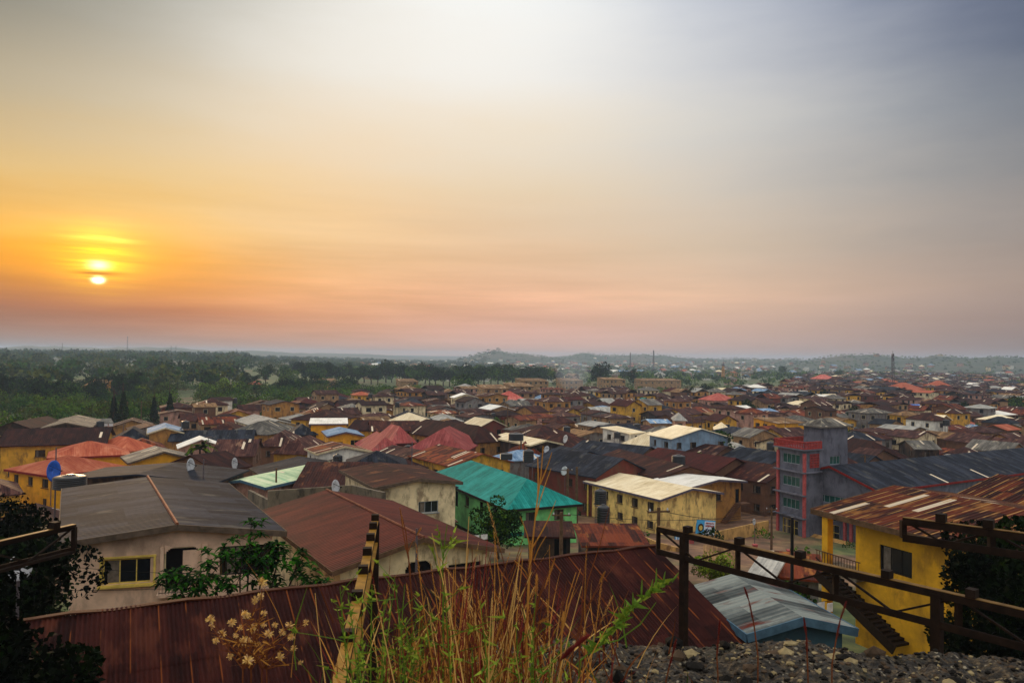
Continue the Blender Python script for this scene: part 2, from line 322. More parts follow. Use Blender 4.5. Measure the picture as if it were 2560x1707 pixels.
# ---------------------------------------------------------------- ground
def ground():
    rs = [0, 2, 3.6, 3.9, 4.3, 4.7, 5.3, 6, 7.5, 9, 12, 16, 20, 24, 30, 36, 44, 52, 60, 72, 85, 100, 115, 135, 155, 175, 200, 240, 290, 350, 420]
    while rs[-1] < 7600: rs.append(rs[-1]*1.045)
    azs = [math.radians(a) for a in np.arange(-40, 40.01, .4)] + [math.radians(a) for a in range(46, 320, 6)]
    V = []; Fc = []; n = len(azs)
    for r in rs:
        for a in azs:
            x, y = r*math.sin(a), r*math.cos(a); V.append((x, y, gz(x, y)))
    for i in range(len(rs)-1):
        for j in range(n):
            k = (j+1) % n; Fc.append((i*n+j, i*n+k, (i+1)*n+k, (i+1)*n+j))
    me = bpy.data.meshes.new('ground'); me.from_pydata(V, [], Fc)
    m, t, b = newmat('ground_earth'); p = t.node('ShaderNodeNewGeometry').outputs['Position']; x, y, z = t.sep(p)
    r = t.m('SQRT', t.m('ADD', t.m('MULTIPLY', x, x), t.m('MULTIPLY', y, y)))
    n1 = t.noise(p, .02, 6, .6); n2 = t.noise(p, .35, 5, .6); n3 = t.noise(p, .0045, 6, .65)
    earth = t.ramp(n2, [(.3, lin('4a3424')), (.5, lin('71513a')), (.7, lin('9a7650'))])
    grass = t.ramp(n2, [(.3, lin('2c3a18')), (.5, lin('46562a')), (.7, lin('6a7038'))])
    c = t.mix(t.mr(n1, .47, .56), earth, grass)
    azd = t.m('MULTIPLY', t.m('ARCTAN2', x, y), 57.3)
    far = t.mr(r, 430, 520)
    c = t.mix(t.m('MULTIPLY', far, t.mr(n1, .3, .45)), c, grass)
    farc = t.ramp(n3, [(.35, lin('26331c')), (.5, lin('3c4630')), (.62, lin('5c5446'))])
    c = t.mix(t.mr(r, 900, 1500), c, farc)
    t.l.new(c, b.inputs['Base Color']); b.inputs['Roughness'].default_value = .95
    me.materials.append(m); me.polygons.foreach_set('use_smooth', [True]*len(me.polygons)); me.update()
    tag(link('ground', me), kind='structure')
ground()
# ---------------------------------------------------------------- houses
WC = {}
def window_mesh(w, h, nm, fr, gl='glass', nh=0):
    k = (round(w, 2), round(h, 2), nm, fr, gl, nh)
    if k in WC: return WC[k]
    a = MB(); t_ = .07; y = .0
    for s in (-1, 1):
        a.box((s*(w/2-t_/2), y, 0), (t_, .06, h)); a.box((0, y, s*(h/2-t_/2)), (w-2*t_, .056, t_))
    for i in range(nm): a.box((-w/2+w*(i+1)/(nm+1), y, 0), (.05, .05, h-2*t_))
    for i in range(nh): a.box((0, y, -h/2+h*(i+1)/(nh+1)), (w-2*t_, .044, .05))
    if fr not in ('framedk', 'fasciared') and gl == 'glass' and h < 2: a.box((0, -.14, -h/2-.05), (w+.22, .22, .07))
    if gl == 'glass' and fr in ('frame', 'framew') and h < 1.6:
        for i in range(1, 6): a.box((-w/2+w*i/6, -.06, 0), (.022, .022, h-.04))
    g = MB(); g.box((0, .012, 0), (w-2*t_+.01, .016, h-2*t_+.01))
    if gl == 'glass': g.box((-w*.28, .0, .0), (w*.26, .012, h-2*t_), 1)
    WC[k] = (a.mesh('window', M[fr]), g.mesh('pane', [M[gl], M['curtain']])); return WC[k]
def add_window(root, loc, rz, w, h, nm=1, fr='frame', gl='glass', nh=0, pane=True):
    f, g = window_mesh(w, h, nm, fr, gl, nh)
    o = link('window', f, root, loc, (0, 0, rz))
    if pane: link('pane', g, o)
    else:
        pass
    return o
def flatwin(w, h):
    fk = random.choice(('frame', 'framew', 'framew')); k = ('flat', round(w, 1), round(h, 1), fk)
    if k not in WC:
        a = MB(); a.box((0, 0, 0), (w, .06, h), 1); 
        for s in (-1, 1): a.box((s*(w/2+.04), 0, 0), (.08, .09, h+.16), 0); a.box((0, 0, s*(h/2+.04)), (w, .09, .08), 0)
        WC[k] = a.mesh('window', [M[fk], M['glass']])
    return WC[k]
def wallface(mb, p0, d, L, z0, z1, holes, rev=.16, mat=0):
    p0 = Vector((*p0, 0)); d = Vector((*d, 0)); inn = Vector((-d.y, d.x, 0))
    xs = sorted({0, L, *[h[0] for h in holes], *[h[1] for h in holes]}); zs = sorted({z0, z1, *[h[2] for h in holes], *[h[3] for h in holes]})
    pt = lambda s, z, o=0: p0+d*s+inn*o+Vector((0, 0, z))
    for a, b in zip(xs, xs[1:]):
        for c, e in zip(zs, zs[1:]):
            m, n = (a+b)/2, (c+e)/2
            if any(h[0] < m < h[1] and h[2] < n < h[3] for h in holes): continue
            mb.face([pt(a, c), pt(b, c), pt(b, e), pt(a, e)], mat)
    for h in holes:
        q = [(h[0], h[2]), (h[1], h[2]), (h[1], h[3]), (h[0], h[3])]
        for (s, z), (s2, z2) in zip(q, q[1:]+q[:1]): mb.face([pt(s, z), pt(s, z, rev), pt(s2, z2, rev), pt(s2, z2)], mat)
def roof_geo(kind, hx, hy, z, rise, th=.16, mb=None, m=0, ridge=None):
    """roof over |x|<hx, |y|<hy with eave top at z"""
    mb = mb or MB(); R = []
    a, b, c, d = (-hx, -hy, z), (hx, -hy, z), (hx, hy, z), (-hx, hy, z)
    def slope(pts, e0, e1):   # uv: u along eave, v down the slope
        e0, e1 = Vector(e0), Vector(e1); u = (e1-e0).normalized(); n = (Vector(pts[1])-Vector(pts[0])).cross(Vector(pts[2])-Vector(pts[0])).normalized(); v = n.cross(u)
        mb.face(pts, m, [((Vector(p)-e0).dot(u), 40-(Vector(p)-e0).dot(v)) for p in pts])
    if kind == 'hip':
        if hx >= hy: r0, r1 = (-(hx-hy) if hx > hy else -.02, 0, z+rise), ((hx-hy) if hx > hy else .02, 0, z+rise); 
        else: r0, r1 = (0, -(hy-hx), z+rise), (0, hy-hx, z+rise)
        if hx >= hy:
            slope([a, b, r1, r0], a, b); slope([b, c, r1], b, c); slope([c, d, r0, r1], c, d); slope([d, a, r0], d, a)
        else:
            slope([a, b, r0], a, b); slope([b, c, r1, r0], b, c); slope([c, d, r1], c, d); slope([d, a, r0, r1], d, a)
        lo = [(p[0], p[1], z-th) for p in (a, b, c, d)]
        mb.face(lo[::-1], m)
        for i in range(4):
            p, q = (a, b, c, d)[i], (a, b, c, d)[(i+1) % 4]; mb.face([lo[i], lo[(i+1) % 4], q, p], m)
    elif kind == 'shed':
        c, d = (hx, hy, z+rise), (-hx, hy, z+rise); slope([a, b, c, d], a, b); L = lambda p: (p[0], p[1], p[2]-th)
        q = [a, b, c, d]; mb.face([L(p) for p in q][::-1], m)
        for i in range(4): mb.face([L(q[i]), L(q[(i+1) % 4]), q[(i+1) % 4], q[i]], m)
    else:
        L = lambda p: (p[0], p[1], p[2]-th)
        if kind == 'gx':
            r0, r1 = (-hx, 0, z+rise), (hx, 0, z+rise); A, B = (a, b, r1, r0), (c, d, r0, r1)
        else:
            r0, r1 = (0, -hy, z+rise), (0, hy, z+rise); A, B = (b, c, r1, r0), (d, a, r0, r1)
        for q in (A, B):
            slope(list(q), q[0], q[1]); mb.face([L(p) for p in q][::-1], m)
            for i in (0, 1, 3): mb.face([L(q[i]), L(q[(i+1) % 4]), q[(i+1) % 4], q[i]], m)
    return mb
FOOT = []; HOUSES = []
def house(label, A, B, ze, depth, kind='hip', rise=2., wall='tan', roof='brown', zg=None, wins=None, ov=.5, fascia=None, cap=False, name='house', cat='house', group=None, winw=1.2, winh=1.25, detail=2, frame='frame', openings=None, fl=1.6, skip=False, rowmax=2, ovl=0., th=.16):
    wa = P(*A, ze) if len(A) == 2 else Vector(A); wb = P(*B, ze) if len(B) == 2 else Vector(B)
    wa.z = wb.z = ze; e = wb-wa; L = e.length; e.normalize(); n = Vector((-e.y, e.x, 0))
    if n.dot((wa+wb)/2-CAM) < 0: n = -n
    c = (wa+wb)/2+n*depth/2; rz = math.atan2(e.y, e.x)
    if zg is None: zg = min(gz(c.x, c.y), gz(wa.x, wa.y), gz(wb.x, wb.y))-.3
    root = thing(name, label, cat, (c.x, c.y, zg), rz, group); H = ze-zg; hx, hy = L/2, depth/2; wx, wy = hx-ov, hy-ov
    build(roof_geo(kind, hx, hy, H, rise, th), 'roof', [ROOFM[roof]], root)
    mb = MB(); holes = {}; view = {}
    faces = {'F': ((-wx+ovl, -wy), (1, 0), 2*wx-ovl, 0, Vector((0, -1, 0))), 'R': ((wx, -wy), (0, 1), 2*wy, math.pi/2, Vector((1, 0, 0))),
             'B': ((wx, wy), (-1, 0), 2*wx-ovl, math.pi, Vector((0, 1, 0))), 'L': ((-wx+ovl, wy), (0, -1), 2*wy, -math.pi/2, Vector((-1, 0, 0)))}
    rot = Matrix.Rotation(rz, 3, 'Z'); toc = (CAM-c); toc.z = 0
    nst = max(1, round(H/3.2)); sh = H/nst; placed = []
    for k, (p0, d, Lf, fr, nn) in faces.items():
        hs = []
        centre = Vector((c.x, c.y, 0))+rot@Vector((p0[0]+d[0]*Lf/2, p0[1]+d[1]*Lf/2, 0)); vis = (rot@nn).dot(Vector((0, 0, 0))-centre) > 1.0
        if wins is not None and k in wins:
            for s, dz, w_, h_, nm, *ex in wins[k]: hs.append((s-w_/2, s+w_/2, H-dz-h_/2, H-dz+h_/2)); placed.append((k, s, H-dz, w_, h_, nm, ex))
        elif wins is None and vis and detail:
            nw = max(1, int((Lf-.8)/3.1)); nw = min(nw, 6)
            for f in range(nst-1, max(-1, nst-1-rowmax), -1):
                zc = f*sh+sh*.53
                for i in range(nw):
                    s = Lf*(i+.5)/nw; 
                    if random.random() < .12: continue
                    w_ = winw*random.choice((.8, 1, 1, 1.3)); w_ = min(w_, Lf/nw-.5)
                    if w_ < .4: continue
                    hs.append((s-w_/2, s+w_/2, zc-winh/2, zc+winh/2)); placed.append((k, s, zc, w_, winh, 1 if w_ < 1.5 else 2, []))
        wallface(mb, p0, d, Lf, 0, H-.04, hs if detail >= 2 else [])
    def tri(xa, ya, xb, yb, zt):
        mx, my = (xa+xb)/2, (ya+yb)/2; mb.face([(xa, ya, H-.04), (xb, yb, H-.04), (mx, my, zt)], 0)
    if kind == 'gy': zt = H+rise-th*.7; tri(-wx, -wy, wx, -wy, zt); tri(wx, wy, -wx, wy, zt)
    elif kind == 'gx': zt = H+rise-th*.7; tri(wx, -wy, wx, wy, zt); tri(-wx+ovl, wy, -wx+ovl, -wy, zt)
    elif kind == 'shed':
        zt = H+rise-th*.9
        mb.face([(wx, -wy, H-.04), (wx, wy, H-.04), (wx, wy, zt)], 0); mb.face([(-wx, -wy, H-.04), (-wx, wy, zt), (-wx, wy, H-.04)], 0); mb.face([(wx, wy, H-.04), (-wx, wy, H-.04), (-wx, wy, zt), (wx, wy, zt)], 0)
    build(mb, 'wall', [WALLM[wall]], root)
    for k, s, zc, w_, h_, nm, ex in placed:
        p0, d, Lf, fr, nn = faces[k]; x, y = p0[0]+d[0]*s, p0[1]+d[1]*s
        if detail >= 2:
            inn = -nn*.11; add_window(root, (x+inn.x, y+inn.y, zc), fr, w_, h_, nm, *(ex if ex else [frame]))
        else: link('window', flatwin(w_, h_), root, (x, y, zc), (0, 0, fr))
    if fascia:
        fb = MB(); fz = H-.14; g_ = .035
        def seg(p, q): fb.bar(p, q, .05, .3)
        if kind in ('hip', 'shed'):
            q = [(-hx-g_, -hy-g_, fz), (hx+g_, -hy-g_, fz), (hx+g_, hy+g_, fz), (-hx-g_, hy+g_, fz)]; seg(q[0], q[1]); seg(q[1], q[2]); seg(q[3], q[0])
        elif kind == 'gy':
            for s in (-1, 1): seg((s*(hx+g_), -hy, fz), (s*(hx+g_), hy, fz)); seg((s*(hx+.02), -hy-g_, fz), (0, -hy-g_, fz+rise))
        else:
            for s in (-1, 1): seg((-hx, s*(hy+g_), fz), (hx, s*(hy+g_), fz)); seg((s*(hx+g_), -hy, fz), (s*(hx+g_), 0, fz+rise)); seg((s*(hx+g_), hy, fz), (s*(hx+g_), 0, fz+rise))
        build(fb, 'fascia_board', [M[fascia]], root)
    if cap:
        cb = MB(); z = H+rise+.03; o_ = .03
        if kind == 'gx': cb.tube([(-hx, 0, z), (hx, 0, z)], .09, 6)
        elif kind == 'gy': cb.tube([(0, -hy, z), (0, hy, z)], .09, 6)
        elif kind == 'hip':
            if hx >= hy: r0, r1 = (-(hx-hy), 0, z), (hx-hy, 0, z); pr = [((-hx, -hy, H), r0), ((hx, -hy, H), r1), ((hx, hy, H), r1), ((-hx, hy, H), r0)]
            else: r0, r1 = (0, -(hy-hx), z), (0, hy-hx, z); pr = [((-hx, -hy, H), r0), ((hx, -hy, H), r0), ((hx, hy, H), r1), ((-hx, hy, H), r1)]
            cb.tube([r0, r1], .08, 6)
            for p, q in pr: cb.tube([p, q], .08, 6)
        build(cb, 'ridge_cap', [M['cap']], root)
    FOOT.append((c.x, c.y, L/2, depth/2, rz)); px, py = proj((c.x, c.y, ze+rise*.6))
    rec = dict(root=root, c=c, L=L, D=depth, H=H, zg=zg, rz=rz, px=px, py=py, roof=roof, wall=wall, kind=kind, n=n, e=e, faces=faces, hx=hx, hy=hy, wx=wx, wy=wy, ze=ze)
    HOUSES.append(rec); return rec
def grid(w_, d, u, v): return w_
e1 = Vector((.86, .51, 0)); e2 = Vector((-.51, .86, 0))
Zp = Z

# -- foreground: big maroon corrugated roof, with real corrugation
def near_roof():
    rr = P(1640, 1368, 18.05); e = Vector((.895, .446, 0)).normalized(); dn = Vector((e.y, -e.x, 0)); Lr = 27.; run = 9.8; slope = .385
    root = thing('house', 'long low house under a dark maroon corrugated roof, just below the dry grass', 'house', (*(rr-e*Lr/2+dn*run/2).xy, 12.2), math.atan2(e.y, e.x)); rz = math.atan2(e.y, e.x)
    inv = root.matrix_basis.copy(); inv = Matrix.Translation(root.location) @ Matrix.Rotation(rz, 4, 'Z'); inv = inv.inverted()
    mb = MB(); pitch = .13; nseg = int(Lr/pitch)*4; tiers = [0, 2.6, 5.2, 7.8, run]
    prof = [0, .032, 0, -.032]
    for ti, (v0, v1) in enumerate(zip(tiers, tiers[1:])):
        rows = np.linspace(v0-.12 if ti else v0, v1, 5); lift = .02*(len(tiers)-ti)
        base = len(mb.v)
        for v in rows:
            for i in range(nseg+1):
                u = i*pitch/4; wob = .035*noise.noise(Vector((u*.5, v*.6, 2)))+(.03*noise.noise(Vector((math.floor(u/.8)*3.1, ti*7., 4))) if v > v0+.3 else 0)
                jag = 0
                if v == rows[-1]: jag = .12*noise.noise(Vector((math.floor(u/.78)*5.3, ti*3., 8)))
                vv = v+jag
                p = rr-e*(Lr-u)+dn*vv; mb.v.append((p.x, p.y, 18.05-vv*slope+lift+prof[i % 4]+wob))
        m_ = nseg+1
        for r in range(4):
            for i in range(nseg):
                a = base+r*m_+i; mb.f.append((a, a+m_, a+m_+1, a+1)); mb.m.append(0)
                u0, u1 = i*pitch/4, (i+1)*pitch/4; mb.uv.append([(u0, rows[r]), (u0, rows[r+1]), (u1, rows[r+1]), (u1, rows[r])])
    me = mb.mesh('roof', [ROOFM['near']]); me.transform(inv); link('roof', me, root)
    # back slope, ridge cap, walls
    bk = MB(); up = -dn; a = rr-e*Lr; b = rr.copy(); bk.face([a+Vector((0, 0, .03)), b+Vector((0, 0, .03)), b+up*6+Vector((0, 0, -2.3)), a+up*6+Vector((0, 0, -2.3))], 0, [(0, 0), (Lr, 0), (Lr, 6.4), (0, 6.4)])
    me = bk.mesh('back_roof', [ROOFM['darkbrown']]); me.transform(inv); link('roof', me, root)
    cp = MB(); pts = [rr-e*u+Vector((0, 0, .1+.04*math.sin(u*2.1))) for u in np.linspace(-.1, Lr, 26)]
    for k in range(0, 25): cp.bar(pts[k], pts[k+1]+(pts[k+1]-pts[k])*.04, .24, .05)
    me = cp.mesh('ridge_cap', [ROOFM['near']]); me.transform(inv); link('ridge_cap', me, root)
    wl = MB(); d1 = dn*(run-.7); d0 = up*5.4
    q = [a+e*.6+d1, b-e*.6+d1, b-e*.6+d0, a+e*.6+d0]
    for i in range(4):
        p, s = q[i], q[(i+1) % 4]; zt = lambda x: 18.05-abs((x-rr).dot(dn))*slope-.15
        wl.face([(p.x, p.y, 11), (s.x, s.y, 11), (s.x, s.y, zt(s)), (p.x, p.y, zt(p))])
    r = rr-e*.6; wl.face([(q[1].x, q[1].y, zt(q[1])), (q[2].x, q[2].y, zt(q[2])), (r.x, r.y, 17.85)])
    me = wl.mesh('wall', [WALLM['ochre']]); me.transform(inv); link('wall', me, root)
    # a few loose bits lying on the roof
    for (X, Y, r, lb, mt) in ((6, 0, 0, '', ''),): pass
    return rr, e, dn, slope, Lr, run
roofmat('near', ('27120f', '3d1d18', '522a22', '60382a'), strip=.0, sheetvar=.22, seam=('8a5226', .045, .8, .78), bump=0, rough=.7, spec=.1)
NR = near_roof()
def on_near_roof(px, py, up=0):
    rr, e, dn, sl, Lr, run = NR; n_ = Vector((dn.x*sl, dn.y*sl, 1)); d = ray(px, py); t_ = (rr+Vector((0, 0, .08))-CAM).dot(n_)/d.dot(n_); return CAM+d*t_

# -- H1 white house with the grey gable roof
h1 = house('pale pink house with low grey slab roof and arched balcony, beside the leafy shrub', (147, 1357), (715, 1327), 16.7, 17, 'gy', .62, 'blush', 'slate', zg=10.2, fascia='fascia', ov=.55,
     wins={'F': [(2.45, 1.7, 2.3, 1.25, 2, 'framey'), (5.0, 1.72, 1.75, 2.15, 0, 'framew', 'darkvoid'), (8.2, 1.5, 2.6, 1.5, 3, 'framedk'), (2.4, 4.8, 1.8, 1.3, 1)], 'R': []}, cap=True, th=.22)
def h1_extras():
    r = h1['root']; H = h1['H']; y = -h1['wy']; x0 = -h1['wx']
    a = MB()   # arch shoulders of the balcony opening and its columns
    for cx, s in ((5.0-.875, 1), (5.0+.875, -1)):
        for k in range(5):
            a0, a1 = k*.1, (k+1)*.1; dz = .42-math.sqrt(max(0, .42**2-(.42-min(.42, (k+1)*.084))**2))
            a.box((x0+cx+s*(k+.5)*.084, y+.03, H-.645-dz/2-.002), (.083, .09, max(.02, .42*(1-(k/5))**1.6)))
    a.box((x0+6.05, y-.03, H-1.75), (.26, .2, 2.4)); a.box((x0+4.02, y-.03, H-1.75), (.16, .14, 2.3)); a.box((x0+5.02, y-.4, H-2.86), (2.3, .95, .14))
    a.box((x0+5.42, y+.095, H-1.8), (.86, .02, 1.9)); build(a, 'balcony', [WALLM['blush']], r)
    g = MB(); 
    for k in range(15): g.box((x0+4.0+k*.145, y-.82, H-2.38), (.02, .02, .82))
    g.box((x0+5.02, y-.82, H-1.96), (2.1, .035, .035)); g.box((x0+5.02, y-.82, H-2.7), (2.1, .03, .03))
    build(g, 'balcony_railing', [M['black']], r)
    f = MB(); 
    for k in range(3): f.box((x0+2.45, y-.02+.001*k, 0), (.01, .01, .01))
    s = MB(); s.box((x0+2.45, y-.09, H-2.42), (2.7, .26, .1)); s.box((x0+2.45, y-.03, H-.99), (2.6, .1, .09)); s.box((x0+1.22, y-.03, H-1.7), (.1, .1, 1.32)); s.box((x0+3.68, y-.03, H-1.7), (.1, .1, 1.32)); build(s, 'window_surround', [M['framey']], r)
h1_extras()
for ch in h1['root'].children:
    if ch.data and ch.name.split('.')[0] in ('roof', 'wall', 'fascia_board', 'ridge_cap'):
        for v in ch.data.vertices: v.co.x -= .21*(v.co.y+h1['hy'])
roofmat('darkred', ('3a120f', '54201a', '6a3026'), strip=.0, sheetvar=.12)
# -- H2 red brown gable with arched porch
h2 = house('pale house with a wide red-brown gable roof and arched porch, behind the foremost maroon roof', (831, 1428), (1260, 1371), 13.4, 19.5, 'gy', 1.35, 'cream', 'darkred', zg=8.6, fascia='wood', cap=True, ov=.7,
     wins={'F': [(2.2, 1.5, 1.3, 1.1, 1, 'frame'), (5.1, 1.35, 1.9, 2.2, 0, 'framew', 'darkvoid'), (8.4, 1.6, 2.5, 1.7, 0, 'framew', 'darkvoid')], 'R': [(3, 1.7, 1.3, 1.2, 1), (8, 1.7, 1.3, 1.2, 1), (13, 1.7, 1.3, 1.2, 1)]}, th=.2)
def h2x():
    a = MB(); H = h2['H']; y = -h2['wy']; x0 = -h2['wx']
    for s in (-1, 1):
        for k in range(5): a.box((x0+5.1+s*(.95-(k+.5)*.1), y+.03, H-.25-.4*(1-k/5)**1.6/2-.002), (.1, .09, max(.02, .42*(1-k/5)**1.6)))
    build(a, 'arch', [WALLM['cream']], h2['root'])
    for cx in (6.65, 9.75): a = MB(); a.box((x0+cx, y-.05, H-1.6), (.25, .25, 2.6)); build(a, 'porch_column', [WALLM['cream']], h2['root'])
h2x()
# -- H3 cream two-storey with window toward us
h3 = house('cream house with low rusty gable roof and wide dark window, next to the teal roof', Zp(2, 1085, 1392), Zp(2, 1897, 1338), 13.3, 13, 'gy', .62, 'cream', 'brown', fascia='fascia', ov=.55,
     wins={'F': [(5.25, 2.35, 2.1, 1.15, 2, 'frameg'), (1.3, 2.3, .9, 1, 1)], 'R': [(3, 1.6, 1.2, 1.2, 1), (8, 1.6, 1.2, 1.2, 1)]}, frame='frame')
# -- H5 teal
h5 = house('mint green house under a bright teal hip roof', (1268, 1274), (1458, 1259), 7.5, 30, 'hip', 2.7, 'mint', 'teal', fascia='framedk', ov=.6, zg=2.2,
     wins={'F': [(2.9, 1.3, 1.35, 1.3, 1), (6.9, 1.25, 1.35, 1.3, 1)], 'L': [(3, 1.5, 1.2, 1.3, 1), (7, 1.5, 1.2, 1.3, 1), (11, 1.8, 1.1, 2.2, 0, 'framedk', 'darkvoid'), (15, 1.5, 1.4, 1.3, 1), (20, 1.8, 1.1, 2.2, 0, 'framedk', 'darkvoid'), (24.5, 1.5, 1.4, 1.3, 1)]})
b_ = MB(); b_.box((0, -h5['wy']-.05, h5['H']-3.2), (2*h5['wx']+.2, .12, .35)); build(b_, 'wall_band', [M['tealband']], h5['root'])
# -- H6 cream roof, yellow two-storey facing front-left
h6 = house('yellow stained two-storey house with a cream sheet roof, behind the two black water tanks', Zp(3, 652, 1332), Zp(3, 1360, 1502), 6.3, 12.5, 'gx', 1.15, 'paleyellow', 'cream', zg=.6, fascia='fasciagrey', ov=.8,
     wins={'F': [(4.0, 1.5, 1.35, 1.3, 1), (7.5, 1.5, 1.35, 1.3, 1), (11.0, 1.5, 1.35, 1.3, 1), (14.5, 1.5, 1.35, 1.3, 1), (4.1, 4.1, 1.3, 1.8, 0, 'frameg', 'bluepane'), (7.6, 4.1, 1.35, 1.1, 1), (11.0, 4.1, 1.35, 1.1, 1), (14.4, 4.1, 1.35, 1.1, 1)]}) if M.setdefault('bluepane', simple('blue_panel', '34508a', .6)) else None
c_ = MB(); 
for k in range(4): c_.box((-h6['hx']+.9+k*.0, -h6['hy']+.3, h6['H']/2) if k == 0 else (-h6['hx']+3.0, -h6['hy']+.3, h6['H']/2) if k == 1 else (-h6['hx']+.9, h6['hy']-.5, h6['H']/2) if k == 2 else (-h6['hx']+.9, 0, h6['H']/2), (.18, .18, h6['H']-.2))
build(c_, 'veranda_post', [M['framey']], h6['root'])
# -- H7 yellow, white roof
h7 = house('weathered yellow house with pale gable roof and outside stair, beside the cream sheet roof', Zp(3, 1622, 1392), Zp(3, 2162, 1330), 6.9, 8.5, 'gy', .75, 'ochre', 'white', zg=.5, fascia='fasciagrey', ov=.7,
     wins={'F': [(6.4, 2.0, 1.5, 1.4, 1), (10.9, 2.3, .9, 2.2, 0, 'framedk', 'darkvoid'), (4.6, 4.9, 1.0, 2.2, 0, 'framedk', 'darkvoid')], 'L': [(1.1, 1.6, .8, .8, 1), (5.4, 1.6, 1., .8, 1), (2.5, 4.6, 1.3, 1.2, 1), (5, 4.6, 1.3, 1.2, 1)]})
st_ = MB(); 
for k in range(13): st_.box((h7['wx']-1.6-k*.28, -h7['wy']-.7, h7['H']-3.5-k*.22+.0), (.3, 1.1, .22+.0)); st_.box((h7['wx']-1.6-k*.28, -h7['wy']-1.3, h7['H']-3.0-k*.22), (.05, .05, .9))
st_.box((h7['wx']-.5, -h7['wy']-.75, h7['H']-3.4), (2, 1.3, .18)); st_.bar((h7['wx']-1.3, -h7['wy']-1.3, h7['H']-2.5), (h7['wx']-1.6-12*.28, -h7['wy']-1.3, h7['H']-2.5-12*.22), .05)
build(st_, 'outside_stair', [WALLM['mud']], h7['root'])

# -- purple hall and tower
def purple():
    wa = Vector((41.6, 118.6, 8.6)); wb = Vector((49.6, 105.4, 8.6))
    h = house('long purple-grey hall with a huge dark slate gable roof, attached behind the tower', wa, wb, 8.6, 56, 'gy', 2.5, 'purple', 'slate', zg=.4, fascia='fasciared', ov=.5, name='hall', cat='hall',
        wins={'F': [(3.9, .9, .7, .8, 0, 'fasciared', 'redpane'), (6.9, 2.35, 5.2, 1.1, 5, 'frameg', 'greenglass'), (6.9, 4.9, 2.3, 1.0, 1, 'frameg', 'greenglass'), (7.6, 7.0, 1.9, 2.2, 1, 'framey', 'glass', 1), (12.6, 7.0, 1.4, 2.2, 1, 'framey', 'glass', 1)], 'R': []})
    # porch columns
    y = -h['wy']-.2; H = h['H']
    for s in (5.1, 6.4, 9.6, 10.6, 13.6): a = MB(); a.box((-h['wx']+s, y, 1.9), (.35, .35, 3.6)); build(a, 'porch_column', [M['pinkred']], h['root'])
    b = MB(); b.box((0, y-.5, 3.82), (2*h['wx'], 1.4, .2)); build(b, 'porch_roof', [WALLM['concrete']], h['root'])
    c = MB()
    for k in range(6): c.box((1.5, y-1.6-k*.32, .75-k*.12), (6, .34, .16))
    build(c, 'front_steps', [WALLM['plaster']], h['root'])
M['redpane'] = M['fasciared']
purple()
